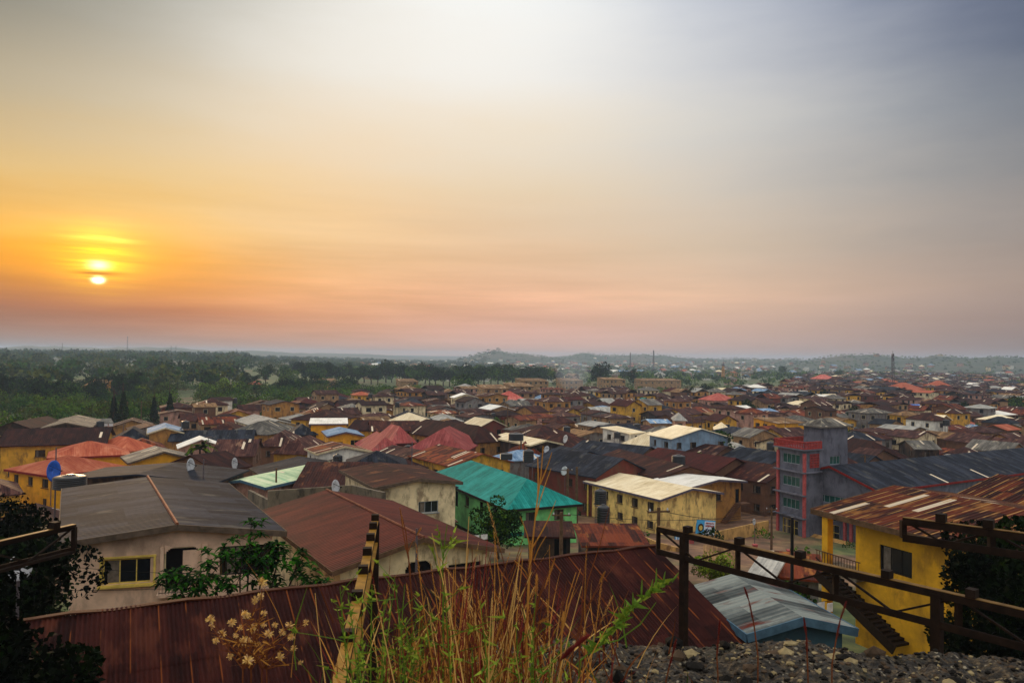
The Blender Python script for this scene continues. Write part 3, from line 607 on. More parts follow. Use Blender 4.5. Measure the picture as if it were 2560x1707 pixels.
def tower():
    C = Vector((42.0, 111.6, 0)); eL = Vector((-.4, .917, 0)).normalized(); eR = Vector((.87, .49, 0)).normalized()
    zg = .4; zt = 13.4; WL, WR = 5.4, 9.2
    root = thing('tower_house', 'narrow purple-grey tower house with red corner columns, green windows and red roof balustrade', 'tower', (C.x, C.y, zg), math.atan2(-eL.y, -eL.x))
    # local: x from left-far corner to C along the front, y inward
    H = zt-zg; ang = math.atan2(-eL.y, -eL.x); inv = (Matrix.Translation((C.x, C.y, zg)) @ Matrix.Rotation(ang, 4, 'Z')).inverted()
    lw = MB(); st = H/4
    Rl = inv.to_3x3() @ eR
    hs = []
    for k in range(1, 4): hs.append((.95, 4.35, k*st+.95, k*st+2.35))
    hs.append((1.0, 4.1, .35, 2.6))
    wallface(lw, (-WL, 0), (1, 0), WL, 0, H, hs)
    hr = [(5.3, 7.6, 3*st+.8, 3*st+2.0), (5.3, 7.6, 2*st+.8, 2*st+2.0)]
    wallface(lw, (0, 0), (Rl.x, Rl.y), WR, 0, H, hr)
    bl = Vector((-WL, 0, 0))+Rl*WR
    wallface(lw, (bl.x+WL, bl.y), (-1, 0), WL, 0, H, []); d_ = -Rl; wallface(lw, (bl.x, bl.y), (d_.x, d_.y), WR, 0, H, [])
    lw.face([(-WL, 0, H), (0, 0, H), tuple(Vector((0, 0, H))+Rl*WR), tuple(Vector((-WL, 0, H))+Rl*WR)])
    # stair head on the roof
    s0 = Rl*3.4; sh = 3.2; 
    def blk(p, a_, b_, z0, z1):
        q = [p, p+a_, p+a_+b_, p+b_]
        for i in range(4): lw.face([(q[i].x, q[i].y, z0), (q[(i+1) % 4].x, q[(i+1) % 4].y, z0), (q[(i+1) % 4].x, q[(i+1) % 4].y, z1), (q[i].x, q[i].y, z1)])
    lx = Vector((-1, 0, 0))
    blk(s0+lx*.01-Vector((0, .02, 0)), Rl*5.8, lx*3.4, H-.05, H+sh)
    build(lw, 'wall', [WALLM['purple']], root)
    for k in range(1, 4): add_window(root, (-WL+2.65, .11, k*st+1.65), 0, 3.4, 1.4, 3, 'frameg', 'greenglass')
    add_window(root, (-WL+2.55, .11, 1.47), 0, 3.1, 2.25, 3, 'framey', 'glass', 1)
    ra = math.atan2(Rl.y, Rl.x); nin = Vector((-Rl.y, Rl.x, 0))
    for z_ in (3*st+1.4, 2*st+1.4): p = Rl*6.45+nin*.11; add_window(root, (p.x, p.y, z_), ra, 2.3, 1.2, 2, 'frameg', 'greenglass')
    # roof over the stair head (little hip)
    rf = MB(); z = H+sh; q = [s0-Rl*.6-lx*.6, s0+Rl*6.4-lx*.6, s0+Rl*6.4+lx*4, s0-Rl*.6+lx*4]; q = [Vector((v.x, v.y, z)) for v in q]
    m0 = (q[0]+q[3])/2; m1 = (q[1]+q[2])/2; r0 = m0+(m1-m0)*.33+Vector((0, 0, 1.0)); r1 = m0+(m1-m0)*.66+Vector((0, 0, 1.0))
    uvq = [(0, 3), (7, 3), (5, 0), (2, 0)]
    rf.face([q[0], q[1], r1, r0], 0, uvq); rf.face([q[1], q[2], r1], 0, [(0, 3), (4, 3), (2, 0)]); rf.face([q[2], q[3], r0, r1], 0, uvq); rf.face([q[3], q[0], r0], 0, [(0, 3), (4, 3), (2, 0)])
    lo = [v-Vector((0, 0, .2)) for v in q]; rf.face(lo[::-1])
    for i in range(4): rf.face([lo[i], lo[(i+1) % 4], q[(i+1) % 4], q[i]])
    build(rf, 'roof', [ROOFM['grey']], root)
    co = MB()
    for p in (Vector((-WL, -.1, 0)), Vector((-.15, -.1, 0))): co.box((p.x+.15, p.y, H/2-.3), (.42, .3, H-.6))
    build(co, 'corner_column', [M['pinkred']], root)
    sl_ = MB()
    for k in range(1, 5):
        sl_ = MB(); sl_.box((-WL/2, -.3, k*st-.08), (WL+.8, .7, .16))
        if k > 2: sl_.bar(Vector((0, 0, k*st-.08))-nin*.2, Vector((0, 0, k*st-.08))+Rl*3.4-nin*.2, .5, .155)
        build(sl_, 'floor_slab', [WALLM['purple']], root)
    bal = MB(); zb = H+.5
    def rail(p, q):
        n = int((q-p).length/.32); bal.bar(Vector((p.x, p.y, H+1.05)), Vector((q.x, q.y, H+1.05)), .16, .12); bal.bar(Vector((p.x, p.y, H+.12)), Vector((q.x, q.y, H+.12)), .16, .16); bal.bar(Vector((p.x, p.y, H+.6)), Vector((q.x, q.y, H+.6)), .08, .07)
        for i in range(n+1): s = p+(q-p)*(i/n); bal.box((s.x, s.y, zb), (.13, .13, 1.0))
    f0 = Vector((-WL-.3, -.45, 0)); f1 = Vector((.3, -.45, 0)); rail(f0, f1); rail(f1, f1+Rl*3.6); rail(f0, f0+Rl*9); 
    build(bal, 'balustrade', [M['red']], root)
    lt = MB(); 
    for k in range(7): 
        s = Rl*(1.0+k*.3)-nin*.06; lt.box((s.x, s.y, 3*st+1.55), (.09, .1, 2.0), ax=Rl)
        
    for k in range(6): p = Rl*.95-nin*.07; q2 = Rl*2.85-nin*.07; lt.bar((p.x, p.y, 3*st+.65+k*.36), (q2.x, q2.y, 3*st+.65+k*.36), .1, .09)
    build(lt, 'lattice_screen', [M['red']], root)
    FOOT.append((45, 116, 5, 5, .5))
tower()
# -- H9 yellow house right with rusty streaked roof
wa = P(2028, 1271, 17.4); dirn = Vector((.40, -.916, 0)).normalized(); wb = wa+dirn*23
h9 = house('bright yellow two-storey house with a streaked rusty zinc roof, behind the steel lattice girders', wa, wb, 17.4, 13.5, 'gx', 1.0, 'brightyellow', 'streaked', zg=10.4, fascia='wood', ov=.7,
     wins={'F': [(2.6, 1.85, 2.0, 1.35, 2, 'framedk'), (10.5, 1.9, 1.9, 1.35, 2, 'framedk')], 'L': []}, th=.14, ovl=1.9)
def h9x():
    r = h9['root']; H = h9['H']; hx = h9['hx']; y0 = -h9['wy']
    # open veranda bay at the far end: yellow posts, dark floor, steps down
    a = MB(); a.box((-hx+.9, -h9['hy']+.35, H/2-.1), (.42, .42, H-.3)); build(a, 'veranda_post', [WALLM['brightyellow']], r)
    b = MB(); b.box((-hx+1.7, -h9['hy']+1.0, H-3.3), (3.2, 2.0, .2)); build(b, 'veranda_floor', [WALLM['concrete']], r)
    g = MB()
    for k in range(16): g.box((-hx+.4+k*.2, -h9['hy']+.05, H-2.75), (.03, .03, .9))
    g.box((-hx+1.9, -h9['hy']+.05, H-2.3), (3.2, .05, .05)); build(g, 'veranda_railing', [M['wood']], r)
    s = MB()
    for k in range(18): s.box((-hx+1.3+k*.28, y0-.8, H-3.4-k*.14), (.3, 1.2, .13)); 
    s.bar((-hx+1.1, y0-1.42, H-3.4), (-hx+1.3+18*.28, y0-1.42, H-3.4-18*.14), .08, .5); s.bar((-hx+1.1, y0-1.42, H-2.5), (-hx+1.3+18*.28, y0-1.42, H-2.5-18*.14), .06, .06)
    build(s, 'outside_stair', [M['steel']], r)
h9x()
hb = P(2360, 1208, 17.3)
h10 = house('house with a rust-striped zinc gable roof, behind the yellow house with outside stair', P(2355, 1250, 16.2), P(2355, 1250, 16.2)+dirn*14, 16.2, 12, 'gx', 1.6, 'ochre', 'streaked', zg=9)
roofmat('shedzinc', ('464c4c', '6c7270', '949a94', '70301c'), strip=.0, sheetvar=.5)
# -- blue grey shed
h11 = house('small shed with pale zinc roof and blue-grey fascia, below the maroon roof corner', (1868, 1584), (2142, 1570), 16.4, 5.6, 'gy', .5, 'bluefascia', 'shedzinc', zg=12, wins={}, fascia='bluef', ov=.35, name='shed', cat='shed') if M.setdefault('bluef', simple('fascia_blue', '486474', .7)) else None

# -- left side
H = house
H('yellow three-storey house with a long dark brown roof, beyond the large blue dish', Zp(1, -40, 1012), Zp(1, 985, 985), 9.4, 17, 'gx', 2.3, 'yellow', 'darkbrown', winw=1.6, ov=.6)
H('yellow bungalow with an orange-red tiled hip roof and small gablet', Zp(1, 428, 1120), Zp(1, 1200, 1086), 8.2, 12, 'hip', 2.0, 'saffron', 'salmon', fascia='fasciared', wins={})
H('low house showing only a salmon hip roof, between the blue dish and the orange-red roof', Zp(1, 470, 1285), Zp(1, 1190, 1195), 8.6, 12, 'hip', 1.9, 'saffron', 'salmon', fascia='fasciared')
h13 = H('long low dark slate gable behind the grey slab roof, carrying a white dish', Zp(1, 520, 1318), Zp(1, 1985, 1345), 12.4, 9.5, 'gy', .75, 'darkwood', 'slate', wins={})
h14 = H('small pink-walled house with a pale green and cream sheet roof', Zp(1, 1982, 1348), Zp(2, 85, 1388), 11.5, 17, 'gy', .6, 'pinkish', 'palegreen', fascia='bluef', wins={'F': [(1.2, 1.2, .7, .8, 0)]})
H('house with a mottled light grey gable roof, above the long brown roof', Zp(1, 358, 850), Zp(1, 842, 840), 8, 25, 'gy', 1.35, 'darkwood', 'grey', wins={}, fascia='fascia')
H('yellow house under a bright blue-grey gable roof', Zp(1, 1348, 895), Zp(1, 1690, 886), 8, 14, 'gy', 1.25, 'ochre', 'bluegrey', fascia='framew')
H('house with a dark slate hip roof, beside the long brown roofed yellow house', Zp(1, 968, 1002), Zp(1, 1442, 988), 5.5, 16, 'hip', 3.2, 'ochre', 'slate')
H('yellow-gabled house with a mottled pale grey roof, next to the red gable', Zp(1, 1175, 1165), Zp(1, 1822, 1128), 9, 9, 'gy', 1.5, 'saffron', 'grey', wins={}, fascia='fascia')
H('house with a small bright salmon-red hip roof, behind the pale grey gable', Zp(1, 1150, 1062), Zp(1, 1462, 1022), 8, 10, 'hip', 2.2, 'saffron', 'salmon')
H('long dark slate roofed row, beyond the palm', Zp(1, 1535, 965), Zp(1, 2330, 955), 6.5, 11, 'gx', 1.9, 'ochre', 'slate')
H('tan house with a brown hip roof and a light wall, near the striped pale roof', Zp(1, 1845, 885), Zp(1, 2210, 885), 6, 13, 'hip', 2.2, 'ochre', 'brown')
H('cream two-storey house with a white-striped grey roof', Zp(1, 2140, 770), Zp(1, 2345, 835), 6.8, 12, 'gx', 1.6, 'cream', 'lightgrey')
H('mud brown two-storey block with a brown roof, by dark conifers at the wood edge', Zp(1, 1470, 660), Zp(1, 1800, 655), 6.8, 12, 'hip', 1.6, 'brick', 'brown')
H('brown-roofed house with light roof streaks, beyond the papaya palm', Zp(1, 1930, 1105), Zp(1, 2345, 1100), 8.4, 14, 'gx', 2.2, 'mud', 'purplebrown')
H('dark-walled house with a brown gable at the town edge, beside the light grey gable', Zp(1, -60, 850), Zp(1, 290, 850), 8, 18, 'gy', 1.6, 'darkwood', 'darkbrown', wins={})
# -- centre left
H('bright yellow upper floor under a thin pale blue shed roof', Zp(2, 485, 806), Zp(2, 845, 804), 9, 11, 'shed', .6, 'saffron', 'white', wins={}, fascia='fasciagrey')
H('bright yellow two-storey house with a pale blue gable roof and open balcony', Zp(2, 652, 920), Zp(2, 998, 913), 8, 13, 'gy', .95, 'saffron', 'bluegrey', fascia='fasciagrey', wins={'F': [(2.2, 2., 1.6, 1.3, 1), (6, 1.9, 2.6, 1.9, 2, 'framey', 'darkvoid')]})
H('yellow house with a big brown hip roof, behind the bright yellow upper floor', Zp(2, 300, 762), Zp(2, 700, 778), 8.5, 15, 'hip', 2.4, 'yellow', 'brown')
H('house with a dark grey pyramid roof, beside the pale blue gable', Zp(2, 305, 906), Zp(2, 572, 900), 6.5, 9, 'hip', 2.3, 'darkwood', 'slate')
H('house with a grey hip roof, behind the dark grey pyramid roof', Zp(2, 110, 905), Zp(2, 420, 850), 6.5, 12, 'hip', 2.6, 'ochre', 'grey')
h26 = H('white two-storey house with rusty gable roof and three windows', Zp(2, 557, 1080), Zp(2, 1068, 1056), 9, 9, 'gy', 1.1, 'white', 'rust', fascia='framew', wins={'F': [(2.4, 2.1, 1., 1.4, 1), (6.3, 1.95, 2.6, 1.4, 2), (4.6, 5.0, 1., 1.2, 0)], 'L': [(2, 1.7, .9, 1.3, 1), (5.5, 1.7, .9, 1.3, 1)]})
H('brick-walled house with a smooth dusty pink hip roof, beside the white two-storey house', Zp(2, 1010, 1092), Zp(2, 1412, 1082), 6.8, 21, 'hip', 3.0, 'brick', 'pink')
H('house with the largest dusty pink hip roof', Zp(2, 1372, 1042), Zp(2, 1928, 1060), 7, 18, 'hip', 4.0, 'brick', 'pink')
H('house with a pink side roof and gablet, joined to the largest pink roof', Zp(2, 1238, 985), Zp(2, 1480, 975), 7, 12, 'hip', 3.4, 'brick', 'pink')
H('long yellow row house with a rust-streaked gable roof, before the teal roof', Zp(2, 1392, 1097), Zp(2, 1785, 1198), 8, 12.5, 'gx', 1.8, 'yellow', 'rust')
H('long yellow house with a dark brown hip roof and many windows', Zp(2, 2000, 982), Zp(2, 2332, 957), 7.5, 31, 'hip', 3.2, 'ochre', 'darkbrown', winw=1.3)
H('house with a broad cream hip roof among brown roofs', Zp(2, 1118, 810), Zp(2, 1555, 822), 8, 13, 'hip', 2.9, 'tan', 'cream', wins={})
H('yellow house with a brown ridge roof and dark doorway', Zp(2, 1045, 872), Zp(2, 1525, 868), 8, 12, 'gx', 2.0, 'yellow', 'brown')
H('house with a brown roof and yellow side wall, beside the bright yellow upper floor', Zp(2, 825, 862), Zp(2, 1062, 870), 7.5, 11, 'gx', 2.2, 'yellow', 'darkbrown')
H('house with a big grey slab gable roof, beyond the concrete parapet', Zp(2, -60, 1210), Zp(2, 235, 1398), 10.2, 13.5, 'gx', 1.3, 'ochre', 'slate', fascia='fascia')
H('house with a wide rust brown roof and pale roof lights, behind the blue dish', Zp(2, 330, 1392), Zp(2, 1000, 1392), 11.2, 18, 'gx', 1.7, 'darkwood', 'brown', wins={})
H('house with a dark grey hip roof, below the white two-storey house', Zp(2, 812, 1212), Zp(2, 1405, 1204), 9.7, 10, 'hip', 1.9, 'mud', 'slate')
H('brown roofed row, in front of the cream hip roof', Zp(2, 1500, 880), Zp(2, 1800, 900), 7.3, 14, 'hip', 2.8, 'ochre', 'brown')
H('low dark brown house, left of the big grey slab gable', Zp(1, 1990, 1240), Zp(2, -30, 1190), 8.5, 12, 'gx', 2., 'mud', 'darkbrown')
H('purple-brown roofed house, beneath the dark grey pyramid roof', Zp(2, 0, 1010), Zp(2, 380, 1010), 6.8, 14, 'hip', 2.6, 'mud', 'purplebrown')
H('brown roof with a round-edged sheet, over low yellow walls', Zp(2, 130, 1075), Zp(2, 490, 1085), 7.2, 14, 'hip', 2.6, 'yellow', 'purplebrown')
# -- market rows, centre right
H('long slate-roofed row beside the teal roof, with a brick red end wall', Zp(3, 120, 1185), Zp(3, 770, 1300), 7.2, 13, 'gx', 2.6, 'brick', 'slate')
H('long brown roofed row, between the slate row and the cream roof', Zp(3, 720, 1128), Zp(3, 1335, 1312), 7, 12, 'gx', 1.8, 'mud', 'brown')
H('wide slate roofed row, below the cream complex', Zp(3, 475, 1078), Zp(3, 1115, 1152), 6.4, 13, 'gx', 2.4, 'mud', 'slate')
h_d = H('brown roofed row carrying a black tank', Zp(3, 1115, 1152), Zp(3, 1835, 1268), 6.8, 13, 'gx', 2.3, 'mud', 'maroon')
H('brown roofed row with pale roof lights, beside the purple tower', Zp(3, 1840, 1262), Zp(3, 2330, 1348), 6.2, 12, 'gx', 2.2, 'mud', 'brown')
H('slate roofed row with bushes at its end, behind the brown row with roof lights', Zp(3, 1890, 1112), Zp(3, 2345, 1188), 6, 12, 'gx', 2, 'mud', 'slate')
H('brown slate-mixed roof with a roof light, in front of the pale grey hip roofs', Zp(3, 1400, 1070), Zp(3, 1830, 1120), 6.2, 13, 'gx', 2, 'mud', 'purplebrown')
h40 = H('hall with a broad cream hip roof and small dormer vent', Zp(3, 942, 1010), Zp(3, 1382, 1040), 6, 14, 'hip', 3.0, 'bluish', 'cream', wins={}, name='hall', cat='hall')
H('tall blue-walled hall with a cream gable roof, behind the cream hip roof', Zp(3, 1235, 900), Zp(3, 1462, 942), 9.5, 15, 'gx', 2.0, 'bluish', 'cream', name='hall', cat='hall')
H('low wing with a cream roof, beside the tall blue-walled hall', Zp(3, 1400, 985), Zp(3, 1610, 978), 6.5, 9, 'hip', 2.2, 'bluish', 'cream', wins={})
H('white-walled block with a thin cream roof, beyond the cream halls', Zp(3, 1075, 895), Zp(3, 1230, 880), 8, 9, 'shed', .9, 'white', 'cream')
H('house with a smooth cream gable roof and dark porch', Zp(3, 167, 1003), Zp(3, 472, 988), 8, 18, 'gy', .9, 'darkwood', 'cream', fascia='framew')
H('house with a rusty brown hip roof, in front of the cream gable with dark porch', Zp(3, -40, 1085), Zp(3, 280, 1090), 6.2, 12, 'hip', 2.2, 'mud', 'rust')
H('small light grey hip roofed house, beside the cream gable with dark porch', Zp(3, 310, 965), Zp(3, 520, 975), 6.5, 9, 'hip', 1.6, 'tan', 'lightgrey')
H('brown roofed house with two pale skylight sheets', Zp(3, 470, 1062), Zp(3, 905, 1010), 6.4, 15, 'hip', 3.0, 'mud', 'brown')
H('ochre two-storey house with a brown roof and rooftop tank', Zp(3, 215, 925), Zp(3, 600, 905), 7, 14, 'hip', 2.2, 'yellow', 'brown')
H('low yellow-gabled house with a tan roof, behind the dark green hedge', Zp(3, 1790, 1098), Zp(3, 2082, 1106), 4.8, 10, 'gy', 1.1, 'saffron', 'tan', wins={})
H('house with a pale grey hip roof, next to the low yellow gable', Zp(3, 2010, 1085), Zp(3, 2270, 1085), 5.5, 11, 'hip', 2.0, 'tan', 'lightgrey')
H('cream round-shouldered hip roofed house, beside the lone dark tree', Zp(3, 1855, 865), Zp(3, 2010, 870), 6, 11, 'hip', 1.8, 'pinkish', 'cream')
H('tan block with a flat cream roof, left of the lone dark tree', Zp(3, 1600, 890), Zp(3, 1750, 893), 6.2, 9, 'shed', .3, 'tan', 'cream')
H('small house with a bright blue roof, beyond the lone dark tree', Zp(3, 2090, 895), Zp(3, 2200, 905), 3.6, 8, 'hip', 1.6, 'grey', 'blue')
H('narrow purple-grey three-storey house with a grey hip roof', Zp(3, 1480, 772), Zp(3, 1612, 775), 9, 9, 'hip', 1.8, 'pinkish', 'lightgrey')
H('yellow block of flats beyond the purple tower', Zp(4, 80, 800), Zp(4, 372, 795), 8, 12, 'shed', .8, 'saffron', 'tan', winw=1.6)
H('pink-walled villa with a salmon red hip roof, beside the green field', Zp(3, 1850, 592), Zp(3, 2082, 590), 7, 13, 'hip', 3.2, 'pinkish', 'red', detail=1)
H('two-storey villa with a salmon red hip roof, before the flat-roofed tan blocks', Zp(2, 2205, 592), Zp(3, 150, 592), 6.5, 14, 'hip', 4, 'pinkish', 'red', detail=1)
H('long pale blue two-storey block with a grey-blue roof', Zp(3, 2195, 580), Zp(4, 60, 585), 7, 12, 'hip', 1.9, 'white', 'bluegrey', detail=1)
H('house with a teal hip roof beyond the market roofs', Zp(3, 1175, 635), Zp(3, 1335, 635), 6, 12, 'hip', 3, 'tan', 'teal', detail=1)
H('house with a large brick-red hip roof, beside the far teal roof', Zp(3, 1340, 655), Zp(3, 1545, 660), 6, 12, 'hip', 3.5, 'tan', 'brown', detail=1)
H('long shed with a bright white roof, in front of the far teal roof', Zp(3, 1030, 672), Zp(3, 1232, 676), 5, 9, 'gx', 1.2, 'tan', 'white', detail=1)
H('long shed with a silver grey roof, in front of the bright white roof', Zp(3, 765, 705), Zp(3, 1110, 700), 6, 13, 'gx', 1.8, 'tan', 'lightgrey', detail=1)
H('long low building with a pale blue sheet roof', Zp(3, 1270, 798), Zp(3, 1472, 798), 6.5, 9, 'gx', .9, 'tan', 'bluegrey')
H('house with a bright blue sheet roof amid dark trees', Zp(4, 1395, 695), Zp(4, 1600, 700), 4.5, 14, 'shed', 2.6, 'grey', 'blue', detail=1)
H('house with a long salmon hip roof amid dark trees', Zp(4, 1590, 805), Zp(4, 1880, 820), 4.5, 12, 'hip', 2.6, 'tan', 'salmon')
H('small house with a pale blue-grey pyramid roof, below the long salmon roof', Zp(4, 1888, 880), Zp(4, 2040, 882), 4.2, 9, 'hip', 2.1, 'grey', 'bluegrey')
H('house with a mossy grey gable, in front of the dark slate hall', Zp(4, 1340, 1035), Zp(4, 1600, 1040), 5.5, 10, 'gx', 1.6, 'darkwood', 'grey')
H('house with a light brown hip roof, behind the purple tower', Zp(4, 665, 1130), Zp(4, 900, 1160), 6, 13, 'gx', 2.2, 'mud', 'purplebrown')
H('brown gabled house with a white roof patch, above the slate hall', Zp(4, 930, 1130), Zp(4, 1310, 1120), 6, 16, 'hip', 3.2, 'mud', 'darkbrown')
H('tan barn with a small cream pyramid roof', Zp(4, 1215, 930), Zp(4, 1312, 930), 5, 8, 'hip', 1.7, 'tan', 'cream')
H('white villa on the far slope', Zp(4, 648, 415), Zp(4, 740, 415), 9, 16, 'hip', 4, 'white', 'brown', detail=1)
H('far villa with a red hip roof on the slope, beside the white villa', Zp(4, 520, 395), Zp(4, 625, 393), 8, 16, 'hip', 4.5, 'tan', 'red', detail=1)
H('far villa with a salmon gable roof, by the lattice mast', Zp(4, 1250, 492), Zp(4, 1450, 490), 8, 18, 'hip', 4.5, 'tan', 'salmon', detail=1)
H('far villa with a salmon hip roof, past the lattice mast', Zp(4, 1580, 475), Zp(4, 1730, 475), 8, 18, 'hip', 5, 'tan', 'salmon', detail=1)
for i, (n, a, b, yy, ze_) in enumerate(((2, 2090, 2330, 480, 11), (3, -10, 205, 460, 11), (3, 100, 345, 412, 11), (3, 290, 535, 508, 7), (3, 480, 660, 408, 10), (3, 860, 1050, 400, 10), (2, 1325, 1495, 415, 9), (2, 545, 750, 410, 7), (3, 1200, 1560, 408, 8))):
    lb = ('tan three-storey block with a flat tan roof, tallest of the far blocks', 'long ribbed tan school block at the edge of the villa with the red roof', 'tan school block partly behind the long ribbed one', 'low tan shed roof in front of the smoke', 'tan school block between two dark round trees', 'tan block seen between the paired dark trees', 'small tan block half hidden in the tree row', 'low tan roof strip under the long tree row', 'long pale low building above the green field')[i]
    H(lb, Zp(n, a, yy), Zp(n, b, yy), ze_, 14, 'shed', 1.4, 'tan', 'tan', name='block_building', cat='building', detail=1, group='tan blocks at the far tree row')
# -- sheds before the teal house and along the lane at right
H('dark shack with a rusty sheet roof, in front of the mint green house', Zp(7, 110, 262), Zp(7, 570, 268), 8.9, 5, 'shed', .5, 'darkwood', 'brown', name='shack', cat='shack', wins={'F': [(3, 1.2, 1.2, 1.8, 0, 'framedk', 'darkvoid')]})
H('shack with patched rust and ochre roof sheets, by the maroon ridge', Zp(7, 620, 345), Zp(7, 1240, 345), 9.6, 6, 'shed', .7, 'darkwood', 'rust', name='shack', cat='shack', wins={})
H('market stall shack with a rust and white patched roof, below the purple hall', Zp(8, 20, 615), Zp(8, 520, 660), 9.6, 5.5, 'shed', .7, 'grey', 'rust', zg=7.2, name='shack', cat='shack')
H('shack with a pale grey sheet roof and blue wall, beside the lane', Zp(7, 2085, 600), Zp(8, 60, 640), 9.9, 4, 'shed', .7, 'bluefascia', 'lightgrey', zg=7.2, name='shack', cat='shack')
H('low shack with a patched tan roof, across the lane from the maroon ridge', Zp(7, 1700, 515), Zp(7, 2030, 540), 8.4, 5, 'shed', .6, 'mud', 'tan', zg=6.2, name='shack', cat='shack', wins={})
# ---------------------------------------------------------------- clutter things
def dish(px, py, dist, r, mat, label, zbase=None, face=None, loc=None):
    c = loc or PD(px, py, dist); zb = zbase if zbase is not None else c.z-r-.9
    root = thing('satellite_dish', label, 'satellite dish', (c.x, c.y, zb), 0, 'satellite dishes on roofs')
    h = c.z-zb; f = Vector(face or (-c.x*.2+.3, -1, .55)).normalized(); a = f.orthogonal().normalized(); b = f.cross(a); mb = MB(); N = 20; rings = []
    for rr, dp in ((.02, 0), (.35, .03), (.7, .115), (1., .235)):
        i = len(mb.v); mb.v.extend([tuple(Vector((0, 0, h))+(a*math.cos(2*math.pi*t_/N)+b*math.sin(2*math.pi*t_/N))*rr*r+f*dp*r) for t_ in range(N)]); rings.append(i)
    for off in (0,):
        for i, j in zip(rings, rings[1:]):
            for t_ in range(N): mb.f.append((i+t_, i+(t_+1) % N, j+(t_+1) % N, j+t_)); mb.m.append(0); mb.uv.append([(0, 0)]*4)
    o = build(mb, 'reflector', [M[mat]], root, True); md = o.modifiers.new('s', 'SOLIDIFY'); md.thickness = .03
    g = MB(); g.tube([Vector((0, 0, h))+b*r*.9+f*r*.2, Vector((0, 0, h))+f*r*.95], .025, 5); g.tube([Vector((0, 0, h))-b*r*.9+f*r*.2, Vector((0, 0, h))+f*r*.95], .02, 5); g.box(Vector((0, 0, h))+f*r, (.16, .12, .12)); build(g, 'feed_arm', [M['framedk']], root)
    p = MB(); p.tube([(0, 0, -.05), (0, 0, h-.05)], .045, 6); build(p, 'mount_pole', [M['mast']], root); return root
def tank(px, py, dist, r, h, zbase, label, stand=True):
    """px,py: centre of the tank bottom"""
    c = PD(px, py, dist); root = thing('water_tank', label, 'water tank', (c.x, c.y, zbase), 0, 'black plastic water tanks'); z0 = c.z-zbase
    prof = [(r*.96, z0)]
    for k in range(6): zz = z0+h*.85*(k/6); prof += [(r, zz+.02), (r, zz+h*.1), (r*.955, zz+h*.12), (r*.955, zz+h*.14)]
    prof += [(r, z0+h*.85), (r*.9, z0+h*.9), (r*.55, z0+h*.97), (r*.3, z0+h), (r*.28, z0+h*1.05), (.02, z0+h*1.06)]
    m = MB(); m.lathe((0, 0, 0), prof, 18); build(m, 'tank_shell', [M['black']], root, True)
    if stand and z0 > .3:
        s = MB()
        for x in (-1, 1):
            for y in (-1, 1): s.bar((x*r*.75, y*r*.75, 0), (x*r*.75, y*r*.75, z0), .07)
            s.bar((x*r*.9, -r, z0-.05), (x*r*.9, r, z0-.05), .1); s.bar((-r, x*r*.9, z0-.13), (r, x*r*.9, z0-.13), .1); s.bar((x*r*.75, -r*.75, z0*.1), (x*r*.75, r*.75, z0*.8), .05)
        build(s, 'stand', [M['mast']], root)
    return root
def pole(px, ytop, dist, zb, r, label, arms=1, insul=True, name='utility_pole', mat='wood'):
    c = PD(px, ytop, dist); h = c.z-zb; root = thing(name, label, 'pole', (c.x, c.y, zb), random.uniform(-.4, .4), 'poles among the houses')
    m = MB(); m.tube([(0, 0, 0), (.02, 0, h*.5), (.0, 0, h)], [r*1.2, r, r*.8], 8); build(m, 'shaft', [M[mat]], root)
    for k in range(arms):
        a = MB(); a.box((0, 0, h-.25-k*.7), (1.5, .1, .1)); build(a, 'crossarm', [M[mat]], root)
        if insul:
            for x in (-.6, 0, .6): i = MB(); i.lathe((x, 0, h-.2-k*.7), [(.05, 0), (.06, .08), (.03, .16)], 6); build(i, 'insulator', [M['dishw']], root)
    return root
dish(*Zp(1, 472, 1238), 84, 1.15, 'dishb', 'large blue dish at the edge of the slate roof, beside the yellow three-storey house', zbase=9.5)
dish(*Zp(2, 1000, 1290), 89, 1.05, 'dishb', 'blue dish standing on the rust brown roof', zbase=11.6)
dish(*Zp(2, 716, 1390), 74, .75, 'dishw', 'white dish on the concrete parapet', zbase=12.4)
dish(*Zp(1, 1735, 1190), 88, .85, 'dishw', 'white dish on a pole at the end of the slate roof', zbase=11.5)
dish(*Zp(1, 2142, 1170), 104, .8, 'dishw', 'white dish above the pale green roof', zbase=9)
dish(*Zp(3, 487, 1238), 118, .7, 'dishw', 'white dish before the brick red wall', zbase=5.5)
dish(*Zp(3, 322, 1042), 150, .7, 'dishw', 'small white dish on the rusty hip roof', zbase=7.2)
dish(*Zp(3, 497, 945), 168, .9, 'dishw', 'small white dish beside the cream gable', zbase=6.5)
dish(*Zp(5, 165, 545), 24, .38, 'dishw', 'pale dish on a post below the steel frame, in the dark trees', zbase=13, face=(.5, -1, .3))
tank(1501.0, 1259.5, 106, .84, 2.0, .8, 'upper black tank, in front of the yellow house with the cream roof')
tank(1508, 1306.5, 102, .86, 2.3, .8, 'lower black tank on a steel stand, by the mint green house')
tank(*Zp(1, 640, 1395), 78, 1.55, 1.3, 10, 'wide black tank by the blue dish, at the edge of the slate roof', False)
tank(*Zp(3, 1528, 1178), 138, 1.2, 1.7, 8, 'black tank standing on the maroon row roof')
tank(*Zp(3, 150, 1152), 128, .9, 2.0, 5, 'black tank at the end of the long slate row')
tank(*Zp(3, 502, 892), 198, .95, 1.8, 7, 'black tank on the ochre house roof')
tank(*Zp(3, 1147, 862), 215, 1., 1.8, 5, 'black tank near the thin cream shed roof')
tank(*Zp(2, 2297, 1130), 124, 1.0, 1.0, 7.5, 'low black tank on the dark brown row', False)
tank(*Zp(1, 1702, 845), 178, .9, 1.7, 5, 'black tank by the bright blue gable')
